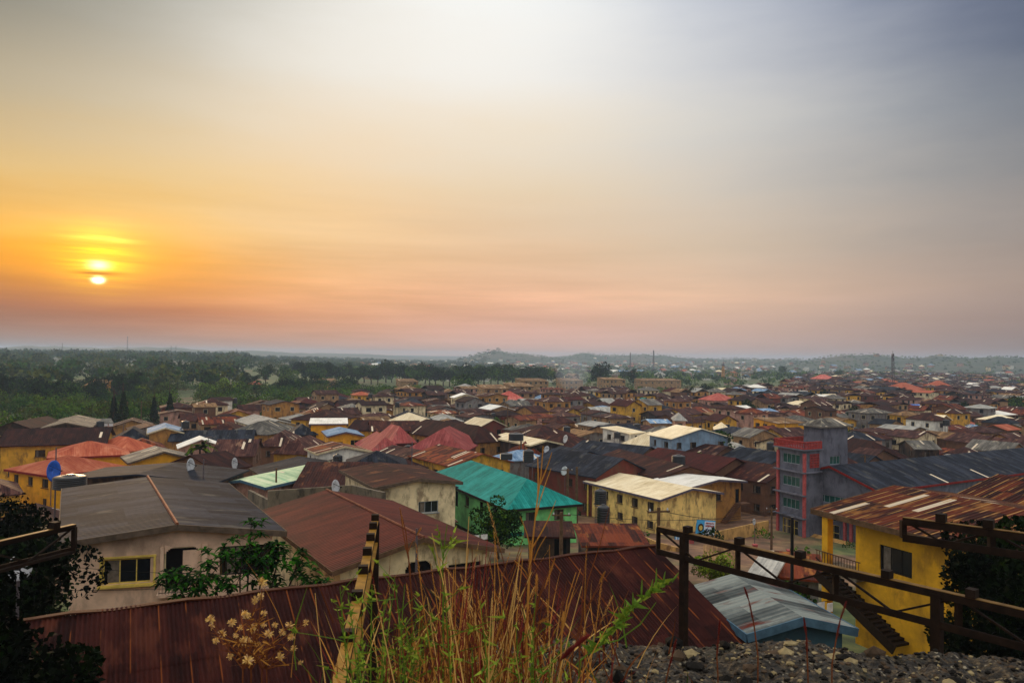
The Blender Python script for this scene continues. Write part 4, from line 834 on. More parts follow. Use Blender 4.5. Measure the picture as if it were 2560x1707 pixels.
tank(*Zp(3, 35, 955), 150, 1.5, 1.4, 7, 'dark square-shouldered tank beside the cream gable')
pole(*Zp(7, 1308, 5), 48, 6, .13, 'thick brown pole rising beside the cream roof, behind the steel girder')
pole(*Zp(7, 440, 45), 62, 6.5, .16, 'wooden pole with short stubs in front of the mint green wall')
pole(*Zp(3, 512, 1215), 112, 2, .2, 'wooden pole before the brick red wall, with a bare crossbar')
pole(*Zp(3, 596, 1200), 108, 2, .2, 'second wooden pole before the brick red wall, by the teal eave', 0)
pole(*Zp(2, 1433, 970), 118, 3, .1, 'thin mast with a bent top among the pink roofs', 0, name='antenna_mast', mat='mast')
pole(*Zp(2, 187, 1210), 88, 4, .12, 'dark pole before the big grey slab gable', 0)
pole(*Zp(8, 215, 90), 33, 9.5, .08, 'thin black pole in front of the purple tower', 0, name='pipe_post', mat='black')
pole(*Zp(1, 1870, 1130), 84, 5, .08, 'thin rod between the two white dishes', 0, name='antenna_mast', mat='mast')
pole(*Zp(1, 516, 1020), 86, 5, .08, 'thin aerial rod above the blue dish', 0, name='antenna_mast', mat='mast')
pole(*Zp(6, 1432, 190), 44, 13, .07, 'short pipe standing on the red-brown gable', 0, name='pipe_post', mat='mast')
pole(1929, 1268, 98, 2, .14, 'leaning pole carrying many thin cables by the lane', 1)
def palm_aerial(): pass

def lattice_mast(px, ytop, dist, zb, w0, label, th=.28):
    c = PD(px, ytop, dist); h = c.z-zb; root = thing('lattice_mast', label, 'mast', (c.x, c.y, zb), .4, 'lattice masts on the skyline'); m = MB(); n = max(8, int(h/3))
    for sx in (-1, 1):
        for sy in (-1, 1): m.tube([(sx*w0, sy*w0, 0), (sx*w0*.45, sy*w0*.45, h)], th*.5, 4)
    build(m, 'mast_leg_frame', [M['mast']], root); b = MB()
    for k in range(n):
        f0, f1 = 1-.55*k/n, 1-.55*(k+1)/n; z0, z1 = h*k/n, h*(k+1)/n
        for s in (-1, 1): b.bar((-w0*f0*s, -w0*f0, z0), (w0*f1*s, -w0*f1, z1), th*.5); b.bar((-w0*f0*s, w0*f0, z0), (w0*f1*s, w0*f1, z1), th*.5)
        b.bar((-w0*f1, -w0*f1, z1), (w0*f1, -w0*f1, z1), th*.5)
    build(b, 'bracing', [M['mast']], root); a = MB(); a.tube([(0, 0, h-1), (0, 0, h+h*.06)], th*.5, 4); 
    for k in range(3): a.box((w0*.6*(-1)**k, 0, h-1-k*1.4), (.3, .5, 1.8))
    build(a, 'antenna', [M['mast']], root)
lattice_mast(2232, 884, 560, 0, 1.15, 'tall lattice mast standing among the houses, largest on the skyline', .3)
lattice_mast(1634, 876, 1700, 2, 1.6, 'lattice mast before the pale hills, the more easterly of the central pair', .55)
lattice_mast(1576, 882, 1750, 2, 1.5, 'lattice mast just by the small hilltop, thinner of the central pair', .5)
lattice_mast(319, 842, 2300, 8, 1.6, 'tall thin mast above the wood near the sunset', .55)
lattice_mast(156, 858, 2300, 8, 1.3, 'faint thin mast beneath the sun', .45)
lattice_mast(428, 865, 2500, 8, 1.6, 'first of two short masts past the sunset wood', .5)
lattice_mast(440, 865, 2500, 8, 1.6, 'second of two short masts past the sunset wood', .5)
lattice_mast(592, 873, 2500, 8, 1.3, 'lone faint mast above the distant haze', .45)
def minaret():
    c = PD(1808, 935, 1000); root = thing('minaret', 'slim ochre minaret with a spike finial among distant roofs', 'minaret', (c.x, c.y, 0), 0); h = PD(1808, 909, 1000).z
    m = MB(); m.lathe((0, 0, 0), [(2.2, 0), (2, h*.6), (2.6, h*.62), (2.6, h*.66), (1.7, h*.67), (1.6, h*.85)], 10); build(m, 'shaft', [WALLM['ochre']], root)
    m = MB(); m.lathe((0, 0, h*.85), [(1.8, 0), (1.7, 1.5), (.9, 3), (.25, 4.4), (.2, 9)], 10); build(m, 'dome', [M['mast']], root)
minaret()
H('ochre mosque block beside the slim minaret', (1832, 932), (1846, 932), 8, 9, 'shed', .4, 'ochre', 'tan', name='block_building', cat='building', detail=1)

# walls
def wallrun(pts, h, th, mat, label, name='boundary_wall', pillars=None, zb=None):
    """pts world xy of the wall foot, h height"""
    P0 = Vector((pts[0][0], pts[0][1], zb if zb is not None else gz(pts[0][0], pts[0][1])-.3)); root = thing(name, label, 'wall', P0); m = MB()
    for a, b in zip(pts, pts[1:]):
        a = Vector((a[0], a[1], P0.z))-P0; b = Vector((b[0], b[1], P0.z))-P0; m.bar(a+Vector((0, 0, h/2)), b+Vector((0, 0, h/2)), th, h)
    build(m, 'wall_panel', [WALLM[mat]], root)
    if pillars:
        for q in pillars: c = MB(); v = Vector((q[0], q[1], P0.z))-P0; c.box(v+Vector((0, 0, h*.6)), (.5, .5, h*1.2)); c.box(v+Vector((0, 0, h*1.22)), (.62, .62, .12)); build(c, 'pillar', [M['pinkred']], root)
    return root
def xy(p, z): v = P(*p, z); return (v.x, v.y)
a_ = P(*Zp(2, 110, 1418), 13.2); b_ = P(*Zp(2, 880, 1366), 13.2); c_ = P(*Zp(2, 1182, 1432), 13.2)
wallrun([a_.xy, b_.xy, c_.xy], 13.2-5, .3, 'concrete', 'streaked grey-brown concrete parapet wall around a flat roof, under the white dish', zb=5)
a_ = P(*Zp(2, -60, 1410), 12.2); b_ = P(*Zp(2, 118, 1500), 12.2)
wallrun([a_.xy, b_.xy], 6, .3, 'concrete', 'short dark concrete wall at the corner of the parapet roof', zb=6.2)
wallrun([xy(Zp(7, 860, 145), 3.4), xy(Zp(7, 1310, 330), 3.4), xy(Zp(7, 1560, 395), 3.4)], 3.0, .25, 'plaster', 'mottled ochre compound wall before the stained yellow house', zb=.6)
wallrun([xy(Zp(7, 1700, 250), 2.6), xy(Zp(7, 2281, 125), 2.6)], 2.2, .25, 'plaster', 'pale mottled compound wall leading to the purple tower', zb=.5)
wallrun([xy(Zp(7, 1590, 215), 3.0), xy(Zp(7, 1945, 290), 3.0), xy(Zp(7, 2160, 330), 3.0), xy(Zp(8, 190, 370), 3.0)], 1.4, .22, 'mud', 'low compound wall with pink red pillars in front of the purple tower', zb=.9, pillars=[xy(Zp(7, 1600, 300), 2.4), xy(Zp(7, 1945, 330), 2.4), xy(Zp(7, 2165, 350), 2.4), xy(Zp(8, 190, 400), 2.4)])
wallrun([xy(Zp(7, 590, 185), 2.8), xy(Zp(7, 900, 255), 2.8)], 1.6, .2, 'mint', 'low mint green wall running from the green house', zb=1.2)
# banners
def banner(px, py, dist, w, h, rz, label, kind, tilt=0, legs=True):
    c = PD(px, py, dist); root = thing('banner', label, 'banner', (c.x, c.y, c.z-h/2-(1 if legs else 0)), rz, 'printed banners by the lane'); z = h/2+(1 if legs else 0)
    root.rotation_euler[1] = tilt
    m = MB(); m.box((0, 0, z), (w, .05, h)); build(m, 'sheet', [M['vinylblue'] if kind != 1 else M['vinylwhite']], root); y = -.04
    f = MB(); f.box((0, .045, z+h/2), (w+.1, .05, .06)); f.box((0, .045, z-h/2), (w+.1, .05, .06))
    for s in (-1, 1): f.box((s*w/2, .045, z/2), (.06, .05, z+h/2))
    build(f, 'support_frame', [M['mast']], root)
    if kind == 0:
        a = MB(); a.box((w*.2, y, z-h*.02), (w*.56, .02, h*.9)); build(a, 'white_panel', [M['vinylwhite']], root)
        g = MB(); g.lathe((0, 0, 0), [(.01, 0), (.01, 0)], 4); g = MB()
        for k in range(16):
            t0, t1 = 2*math.pi*k/16, 2*math.pi*(k+1)/16; R_ = h*.24
            g.face([(-w*.27, y-.02, z-.05), (-w*.27+R_*math.cos(t0), y-.02, z-.05+R_*1.2*math.sin(t0)), (-w*.27+R_*math.cos(t1), y-.02, z-.05+R_*1.2*math.sin(t1))])
        build(g, 'portrait_oval', [M['bark']], root); g = MB()
        for k in range(16):
            t0, t1 = 2*math.pi*k/16, 2*math.pi*(k+1)/16; R_ = h*.14
            g.face([(-w*.27, y-.04, z-.08), (-w*.27+R_*math.cos(t0), y-.04, z-.08+R_*1.2*math.sin(t0)), (-w*.27+R_*math.cos(t1), y-.04, z-.08+R_*1.2*math.sin(t1))])
        build(g, 'portrait_face', [M['framey']], root)
        r_ = MB(); random.seed(5)
        for row, (zz, hh) in enumerate(((.30, .11), (.12, .14))):
            x = -w*.02
            while x < w*.42: ww = random.uniform(.06, .16); r_.box((x+ww/2, y-.02, z+h*zz+random.uniform(-.02, .02)), (ww, .02, h*hh*random.uniform(.7, 1))); x += ww+.04
        build(r_, 'red_lettering', [M['red']], root)
        r_ = MB()
        for k in range(14): r_.box((w*(.02+.38*random.random()), y-.02, z-h*(.1+.28*random.random())), (random.uniform(.1, .3), .02, random.uniform(.05, .14)))
        build(r_, 'blue_print', [M['bluedoor']], root)
    else:
        r_ = MB()
        for k in range(4): r_.box((w*(-.36+.24*k), y, z), (w*.13, .02, h*.8))
        build(r_, 'printed_panel', [M['bluedoor'] if kind == 1 else M['vinylwhite']], root)
banner(1760, 1318, 104, 2.9, 1.9, .35, 'blue and white printed banner with an oval portrait and red lettering, behind the girder', 0, .12)
banner(1701, 1344, 106, 1.6, .9, .2, 'small blue banner on the mottled ochre wall', 2, 0, False)
banner(1853, 1385, 96, 3.0, 1.3, .3, 'row of blue and white posters between the pink red pillars', 1, 0, False)
# globe-like white dish on a red post
dish(1887, 1304, 103, .42, 'dishw', 'white round dish on a red post by the lane', zbase=1.2)
# person builder: one skinned body, clothes and hair as parts
def person(px, py, dist, zb, h, label, top, bottom, rz=0, arm=.2):
    c = PD(px, py, dist); root = thing('person', label, 'person', (c.x, c.y, zb), rz, None); s = h/1.7
    J = {'pel': (0, 0, .92, .13), 'sp': (0, 0, 1.12, .125), 'ch': (0, 0, 1.32, .14), 'nk': (0, 0, 1.46, .05), 'hd': (0, -.01, 1.56, .085), 'tp': (0, 0, 1.66, .075)}
    E = [('pel', 'sp'), ('sp', 'ch'), ('ch', 'nk'), ('nk', 'hd'), ('hd', 'tp')]
    for s_, k in ((-1, 'l'), (1, 'r')):
        J.update({k+'h': (s_*.09, 0, .86, .1), k+'k': (s_*.1, -.03, .47, .06), k+'a': (s_*.1, .01, .08, .04), k+'t': (s_*.11, -.15, .04, .035), k+'s': (s_*.18, 0, 1.38, .065), k+'e': (s_*.23, .02, 1.1, .045), k+'w': (s_*.22, -arm, .92, .03), k+'n': (s_*.22, -arm-.08, .87, .03)})
        E += [('pel', k+'h'), (k+'h', k+'k'), (k+'k', k+'a'), (k+'a', k+'t'), ('ch', k+'s'), (k+'s', k+'e'), (k+'e', k+'w'), (k+'w', k+'n')]
    def skin(name, keys, mat, grow):
        ks = [k for k in J if k in keys]; me = bpy.data.meshes.new(name); me.from_pydata([Vector(J[k][:3])*s for k in ks], [(ks.index(a), ks.index(b)) for a, b in E if a in ks and b in ks], [])
        o = link(name, me, root); m = o.modifiers.new('k', 'SKIN'); 
        for i, k in enumerate(ks): me.skin_vertices[0].data[i].radius = ((J[k][3]+grow)*s,)*2 if True else 0
        me.skin_vertices[0].data[0].use_root = True; me.materials.append(mat); u = o.modifiers.new('u', 'SUBSURF'); u.levels = u.render_levels = 1; return o
    def mk(name, keys, mat, grow):
        me_ok = bpy.data.meshes.new('x')
        ks = [k for k in J if k in keys]; me = bpy.data.meshes.new(name); me.from_pydata([Vector(J[k][:3])*s for k in ks], [(ks.index(a), ks.index(b)) for a, b in E if a in ks and b in ks], [])
        o = link(name, me, root); m = o.modifiers.new('k', 'SKIN')
        if not me.skin_vertices: me.attributes
        for i, k in enumerate(ks): me.skin_vertices[0].data[i].radius = ((J[k][3]+grow)*s, (J[k][3]*.8+grow)*s)
        me.skin_vertices[0].data[0].use_root = True; me.materials.append(mat); u = o.modifiers.new('u', 'SUBSURF'); u.levels = u.render_levels = 1
    mk('body', list(J), M['skin'], 0); mk('shirt', ['sp', 'ch', 'ls', 'rs', 'le', 're', 'pel'], top, .02); mk('trousers', ['pel', 'lh', 'rh', 'lk', 'rk', 'la', 'ra'], bottom, .018)
    hr = MB(); hr.lathe((0, .01*s, 1.6*s), [(.1*s, -.05*s), (.105*s, .03*s), (.08*s, .1*s), (.02*s, .125*s)], 10); build(hr, 'hair', [M['black']], root, True)
person(1589, 1340, 104, 1.6, 1.5, 'person in a white top standing by the mottled ochre wall, one of a close pair', M['cloth'], M['bluedoor'])
person(1597, 1340, 104, 1.6, 1.6, 'person in an ochre top in the pair by the mottled ochre wall', M['framey'], M['frame'])
person(1802, 1330, 101, 1.2, 1.7, 'person in dark clothes walking past the printed banner', M['framedk'], M['black'], .8)

# ---------------------------------------------------------------- steel frame
def truss(A, B, h, label, w=.13, panels=None, cleats=(), posts=(), bw=None, diag=True, plate='steel_lit_top'):
    A, B = Vector(A), Vector(B); d = B-A; L = d.length; e = d.normalized(); root = thing('steel_girder', label, 'girder', A, 0, None); up = Vector((0, 0, 1)); O = Vector((0, 0, 0))
    dz = Vector((0, 0, -h)); bw = bw or w
    def part(name, f, mat='steel'): m = MB(); f(m); build(m, name, [M[mat]], root)
    part('lit_top_plate', lambda m: m.bar(O+Vector((0, 0, .03)), d+Vector((0, 0, .03)), w*.96, .012), plate)  # thin strip coloured as the lit upper face of the dark chord
    part('top_chord', lambda m: (m.bar(O, d, w, .05), m.bar(O-Vector((0, 0, .05))+e.cross(up)*w*.45, d-Vector((0, 0, .05))+e.cross(up)*w*.45, .02, .1)), 'steel')
    part('bottom_chord', lambda m: (m.bar(dz, d+dz, bw, .06), m.bar(dz+Vector((0, 0, .05))+e.cross(up)*bw*.45, d+dz+Vector((0, 0, .05))+e.cross(up)*bw*.45, .02, .1)), 'steel_lit_plate' if plate == 'steel_lit_plate' else 'steel')
    n = panels or max(2, int(L/1.2))
    for k in range(n+1):
        if k % 2 == 0 or k in (0, n):
            p = d*(k/n); part('upright', lambda m: m.bar(p-Vector((0, 0, .03)), p+dz+Vector((0, 0, .03)), .09))
    if diag:
        for k in range(n):
            p, q = d*(k/n), d*((k+1)/n)
            if k % 2: p, q = q, p
            part('brace', lambda m: m.bar(p+dz*.06, q+dz*.94, .035))
    for c in cleats: p = e*c; part('cleat', lambda m: m.box(p+Vector((0, 0, .105)), (.15, .17, .14), 0, e))
    for s, zb, r in posts: p = e*s; part('post', lambda m: m.box(Vector((p.x, p.y, (zb-A.z-.03)/2)) if True else 0, (r, r, -(zb-A.z)-.03), 0, e))
    return root
zt = 22.1
rA = PD(1646, 1316, 18.2); rB = PD(2560, 1526, 12.4); rA.z = rB.z = zt; ext = rB+(rB-rA).normalized()*1.2
truss(rA, ext, .58, 'long dark steel lattice girder with ochre-lit top edge, crossing before the bright yellow house', cleats=(.85, 2.2, 3.6, 5.3, 6.7), posts=((.75, 12, .15), (6.15, 12, .16)), panels=8, plate='steel_lit_top')
cA = PD(938, 1306, 18.5); cA.z = zt; cB = PD(848, 1700, 9.4); cB.z = zt; cB = cB+(cB-cA).normalized()*1.5
truss(cA, cB, .5, 'ochre-lit steel girder running away from us toward the red-brown gable', w=.17, bw=.15, cleats=(.1, 1.0, 2.1, 3.3, 4.6, 6.1, 7.9), posts=((.05, 12, .2),), diag=False, panels=8, plate='steel_lit_plate')
lA = PD(186, 1311, 17.6); lA.z = zt; lB = PD(-60, 1370, 15.5); lB.z = zt
truss(lA, lB, .58, 'short steel girder with an ochre-lit edge, before the white house wall', cleats=(.5,), panels=2, w=.12, plate='steel_lit_top', posts=())
uA = PD(2258, 1295, 13.8); uA.z = CZ-2.75; uB = PD(2600, 1338, 12.5); uB.z = CZ-2.75
truss(uA, uB, .36, 'small dark steel girder across the streaked rusty roof', cleats=(.6, 1.3), panels=3, w=.1, posts=())

# ---------------------------------------------------------------- vegetation
def crown(rng, R, Hh, n, leaf, k=16, flat=1., cz=None):
    cz = Hh*.62 if cz is None else cz
    u = rng.normal(size=(k, 3)); u /= np.linalg.norm(u, axis=1)[:, None]; rad = rng.uniform(.25, .8, (k, 1)); C = u*rad*np.array([R, R, Hh*.38*flat]); C[:, 2] += cz
    cr = rng.uniform(.22, .42, k)*R; idx = rng.randint(0, k, n); v = rng.normal(size=(n, 3)); v /= np.linalg.norm(v, axis=1)[:, None]
    pos = C[idx]+v*(cr[idx]*rng.uniform(.55, 1.05, n)**.5)[:, None]*np.array([1, 1, .8])
    return leafquads(rng, pos, leaf), np.clip((idx % 3)+(rng.rand(n) < .25)*rng.randint(-1, 2, n), 0, 2)
def leafquads(rng, pos, leaf, asp=.6, updir=None):
    n = len(pos); a = rng.normal(size=(n, 3)); a /= np.linalg.norm(a, axis=1)[:, None]; b = rng.normal(size=(n, 3)); b -= (a*b).sum(1)[:, None]*a; b /= np.linalg.norm(b, axis=1)[:, None]
    s = leaf*rng.uniform(.6, 1.3, (n, 1)); A, B = a*s/2, b*s*asp/2
    return np.stack([pos-A, pos-B*1.1, pos+A, pos+B*1.1], 1)
def limb_mesh(rng, Hh, R, tr, n=6, top=.72):
    m = MB(); z1 = Hh*.4; pts = [Vector((0, 0, -.3)), Vector((rng.normal()*.02*Hh, rng.normal()*.02*Hh, z1*.5)), Vector((rng.normal()*.03*Hh, rng.normal()*.03*Hh, z1))]; m.tube(pts, [tr*1.25, tr, tr*.8], 7)
    for i in range(n):
        a = 2*math.pi*i/n+rng.rand(); rr = R*rng.uniform(.35, .7); e = Vector((math.cos(a)*rr, math.sin(a)*rr, Hh*rng.uniform(.55, top+.12))); s = pts[2] if i % 2 else pts[1].lerp(pts[2], .7)
        m.tube([s, s.lerp(e, .5)+Vector((0, 0, .03*Hh)), e], [tr*.6, tr*.4, tr*.15], 5)
    return m.mesh('trunk', [M['bark']], True)
PRO = {}
def proto(kind, j):
    if (kind, j) in PRO: return PRO[kind, j]
    rng = np.random.RandomState(100+j*7+len(kind)); mats = [LEAFD[2], LEAF[0], LEAF[1]] if kind in ('round', 'tall', 'cone') else [LEAF[0], LEAF[1], LEAF[2]]
    if kind == 'round': V, mi = crown(rng, 6.5, 13, 1500, .85, 18)
    elif kind == 'wide': V, mi = crown(rng, 8.5, 12, 1700, .9, 22, .8)
    elif kind == 'tall': V, mi = crown(rng, 4.5, 15, 1400, .75, 18, 1.15)
    elif kind == 'light': V, mi = crown(rng, 6.5, 10, 1500, .75, 20); mats = LEAFY
    elif kind == 'cone': 
        n = 1300; z = rng.uniform(1.5, 13, n); r = (13.5-z)*.2*rng.uniform(.4, 1.1, n)+.15; a = rng.uniform(0, 6.283, n); V = leafquads(rng, np.stack([r*np.cos(a), r*np.sin(a), z], 1), .6); mi = rng.randint(0, 2, n)
    PRO[kind, j] = (quads_mesh('crown', V, mats, mi), limb_mesh(rng, 10 if kind != 'cone' else 20, 5 if kind != 'cone' else .4, .35)); return PRO[kind, j]
TN = {'round': 'tree', 'wide': 'tree', 'tall': 'tree', 'light': 'tree', 'cone': 'conifer_tree'}
def tree(x, y, s, kind='round', j=0, label=None, group=None, zb=None, sz=1.):
    cm, tm = proto(kind, j); r = thing(TN[kind], label, 'tree', (x, y, gz(x, y) if zb is None else zb), random.uniform(0, 6.28), group); r.scale = (s, s, s*sz)
    link('trunk', tm, r); link('crown', cm, r); return r
def free(x, y, m=3.):
    for cx, cy, hx, hy, rz in FOOT:
        dx_, dy_ = x-cx, y-cy; u = dx_*math.cos(rz)+dy_*math.sin(rz); v = -dx_*math.sin(rz)+dy_*math.cos(rz)
        if abs(u) < hx+m and abs(v) < hy+m: return False
    return True
# ---------------------------------------------------------------- the rest of the town
rg = random.Random(21)
def rmax(px):
    pts = [(-300, 235), (0, 240), (300, 255), (640, 320), (912, 410), (1280, 465), (1400, 470), (1750, 450), (1860, 520), (1960, 700), (2050, 1600), (3000, 1700)]
    for (a, ra), (b, rb) in zip(pts, pts[1:]):
        if a <= px <= b: return ra+(rb-ra)*(px-a)/(b-a)
    return 325
RW = [('brown', 26), ('darkbrown', 13), ('purplebrown', 22), ('rust', 10), ('slate', 9), ('tan', 7), ('grey', 7), ('lightgrey', 4), ('cream', 3), ('bluegrey', 2), ('maroon', 4), ('salmon', 1), ('white', 2)]
WW = [('mud', 13), ('ochre', 14), ('tan', 16), ('yellow', 12), ('cream', 14), ('pinkish', 13), ('grey', 8), ('brick', 6), ('white', 4), ('darkwood', 4)]
def pick(t_):
    k = rg.uniform(0, sum(w_ for _, w_ in t_))
    for n_, w_ in t_:
        k -= w_
        if k <= 0: return n_
    return t_[0][0]
KEYS = list(HOUSES); cells = []
for i in range(-160, 160):
    for j in range(-20, 170):
        gx_, gy_ = i*11.9+(6 if j % 2 else 0), j*13.9
        p = e1*(gx_+rg.uniform(-1.8, 1.8))+e2*(gy_+rg.uniform(-2.2, 2.2)); r = p.xy.length
        if r < 70 or r > 1650 or p.y < 0: continue
        px, py = proj((p.x, p.y, 4))
        if not -120 < px < 2680: continue
        cells.append((r, p.x, p.y, px, py))
cells.sort(); gen = []; far = []
NTHING = 300-len([h for h in HOUSES if h['root'].get('category') == 'house'])
for r, x, y, px, py in cells:
    if r > rmax(px): continue
    if r < 150 and not (r > 105 and (px < 1200 or 1280 < px < 1300) ): continue
    if rg.random() < (.06 if r < 360 else .10 if r < 600 else .22 if r < 900 else .42): continue
    if r > 150 and abs(math.sin(px/310.+r/97.)) < .05: continue
    if not free(x, y, 3.6 if r < 420 else 5): continue
    a, b = rg.uniform(7., 11.2), rg.uniform(7.2, 12.); rz = math.radians(30.7)+rg.gauss(0, .09)+(math.pi/2 if rg.random() < .5 else 0)
    it = dict(x=x, y=y, r=r, px=px, py=py, a=a, b=b, rz=rz, roof=pick(RW), wall=pick(WW), kind=rg.choice(('hip', 'hip', 'gx', 'gy', 'gx')), st=rg.choice((1, 2, 2, 2) if r < 260 else (2, 2, 2, 3) if r < 750 else (1, 2, 2, 2)), rise=rg.uniform(.9, 2.0))
    if 380 < r < 700 and px > 1400 and rg.random() < .25: it['st'] = 3
    (gen if len(gen) < NTHING and r < 700 else far).append(it)
RN = dict(brown='rust brown', darkbrown='dark brown', purplebrown='faded purple-brown', rust='rust-streaked orange', slate='dark slate', tan='tan', grey='mottled grey', lightgrey='light grey', cream='cream', bluegrey='pale blue-grey', maroon='maroon', salmon='salmon', white='whitish')
WN = dict(mud='mud brown', ochre='ochre', tan='tan', yellow='yellow', cream='cream', pinkish='pinkish', grey='grey', brick='brick red', white='white', darkwood='dark')
KN = dict(hip='hip', gx='ridge', gy='gable'); SN = {1: 'low', 2: 'two-storey', 3: 'three-storey'}
LM = [(150, 1052, 'the light grey gable'), (410, 1080, 'the bright blue gable'), (130, 1105, 'the long dark brown roof'), (260, 1140, 'the orange-red roof'), (830, 1066, 'the bright yellow upper floor'), (1080, 1120, 'the largest pink roof'), (1000, 1055, 'the broad cream hip roof'), (1220, 1095, 'the long yellow house'),
      (1370, 1100, 'the cream gable with dark porch'), (1600, 1100, 'the cream halls'), (1782, 1085, 'the lone dark tree'), (1980, 1065, 'the yellow block of flats'), (2060, 1080, 'the purple tower'), (1280, 998, 'the villa with the red roof'), (1815, 1003, 'the pink-walled villa'), (1900, 1000, 'the pale blue block'),
      (1620, 1010, 'the far teal roof'), (1590, 1022, 'the bright white shed roof'), (2330, 1024, 'the bright blue sheet roof'), (2390, 1058, 'the long salmon roof'), (2232, 960, 'the lattice mast'), (2150, 1120, 'the brown gable by the slate hall'), (2460, 1078, 'the small blue-grey pyramid roof'), (2400, 1115, 'the dark slate hall'),
      (470, 1030, 'the brick brown block'), (620, 1060, 'the white-striped grey roof'), (760, 1020, 'the wood edge'), (1350, 1180, 'the long slate rows'), (60, 1040, 'the wood edge at the sunset side'), (1150, 1020, 'the white terrace')]
import collections
groups = collections.defaultdict(list)
for it in gen:
    lm = min(LM, key=lambda l: (l[0]-it['px'])**2+6*(l[1]-it['py'])**2); dx_, dy_ = it['px']-lm[0], it['py']-lm[1]
    it['lm'] = lm[2]; it['rel'] = 'beyond' if dy_ < -8 and abs(dx_) < 60 else 'in front of' if dy_ > 8 and abs(dx_) < 60 else ('right of' if dx_ > 0 else 'left of')
    it['desc'] = '%s %s house, %s %s roof' % (SN[it['st']], WN[it['wall']], RN[it['roof']], KN[it['kind']]); groups[it['desc'], it['rel'], it['lm']].append(it)
ORD = ['nearer', 'farther', 'third', 'fourth', 'fifth', 'sixth']
for k, v in groups.items():
    for i, it in enumerate(v):
        tail = '%s %s' % (it['rel'], it['lm'])
        if len(v) > 1: tail = ORD[min(i, 5)]+' one '+tail
        lb = '%s, %s' % (it['desc'], tail)
        if len(lb.split()) > 16: lb = lb.replace(' one ', ' ').replace('of the ', 'of ').replace('in front of', 'before')
        it['label'] = lb
random.seed(99)
for it in gen:
    e = Vector((math.cos(it['rz']), math.sin(it['rz']), 0)); n = Vector((-e.y, e.x, 0)); c = Vector((it['x'], it['y'], 0))
    if n.dot(c) < 0: n = -n; e = -e
    ze = gz(it['x'], it['y'])+(3.4, 6.4, 9.2)[it['st']-1]+rg.uniform(-.5, .6); A = c-e*it['a']/2-n*it['b']/2; B = c+e*it['a']/2-n*it['b']/2
    rec = H(it['label'], (A.x, A.y, ze), (B.x, B.y, ze), ze, it['b'], it['kind'], it['rise'], it['wall'], it['roof'], winw=1.2, detail=2 if it['r'] < 190 else 1, group='houses of the crowded town', ov=.5, rowmax=1 if it['st'] == 1 or it['r'] < 320 and it['px'] < 1200 else 2)
    if it['r'] < 420 and rg.random() < .5:
        q = rg.choice((-1, 1)); w_ = rg.uniform(2, 3.6); d_ = rec['D']*rg.uniform(.45, .9); hh = min(rec['H']*.62, 3.6); sd = 'x' if rg.random() < .5 else 'y'; mb = MB(); wb_ = MB()
        if sd == 'x': a0, a1, b0, b1 = rec['wx'], rec['wx']+w_, -d_/2, d_/2; T_ = lambda u, v, z: (q*u, v, z)
        else: a0, a1, b0, b1 = rec['wy'], rec['wy']+w_, -d_/2, d_/2; T_ = lambda u, v, z: (v, -u, z)
        mb.face([T_(a0, b0-.2, hh), T_(a1+.3, b0-.2, hh-.7), T_(a1+.3, b1+.2, hh-.7), T_(a0, b1+.2, hh)], 0, [(0, 0), (0, 3), (d_, 3), (d_, 0)]); mb.face([T_(a0, b0-.2, hh-.1), T_(a0, b1+.2, hh-.1), T_(a1+.3, b1+.2, hh-.8), T_(a1+.3, b0-.2, hh-.8)], 0)
        mb.face([T_(a1+.3, b0-.2, hh-.8), T_(a1+.3, b1+.2, hh-.8), T_(a1+.3, b1+.2, hh-.7), T_(a1+.3, b0-.2, hh-.7)], 0)
        for z0, z1 in ((0, 1),): wb_.face([T_(a1, b0, 0), T_(a1, b1, 0), T_(a1, b1, hh-.75), T_(a1, b0, hh-.75)]); wb_.face([T_(a0, b0, 0), T_(a1, b0, 0), T_(a1, b0, hh-.72), T_(a0, b0, hh-.1)]); wb_.face([T_(a0, b1, 0), T_(a1, b1, 0), T_(a1, b1, hh-.72), T_(a0, b1, hh-.1)])
        build(mb, 'extension_roof', [ROOFM[pick(RW)]], rec['root']); build(wb_, 'extension_wall', [WALLM[pick(WW)]], rec['root'])
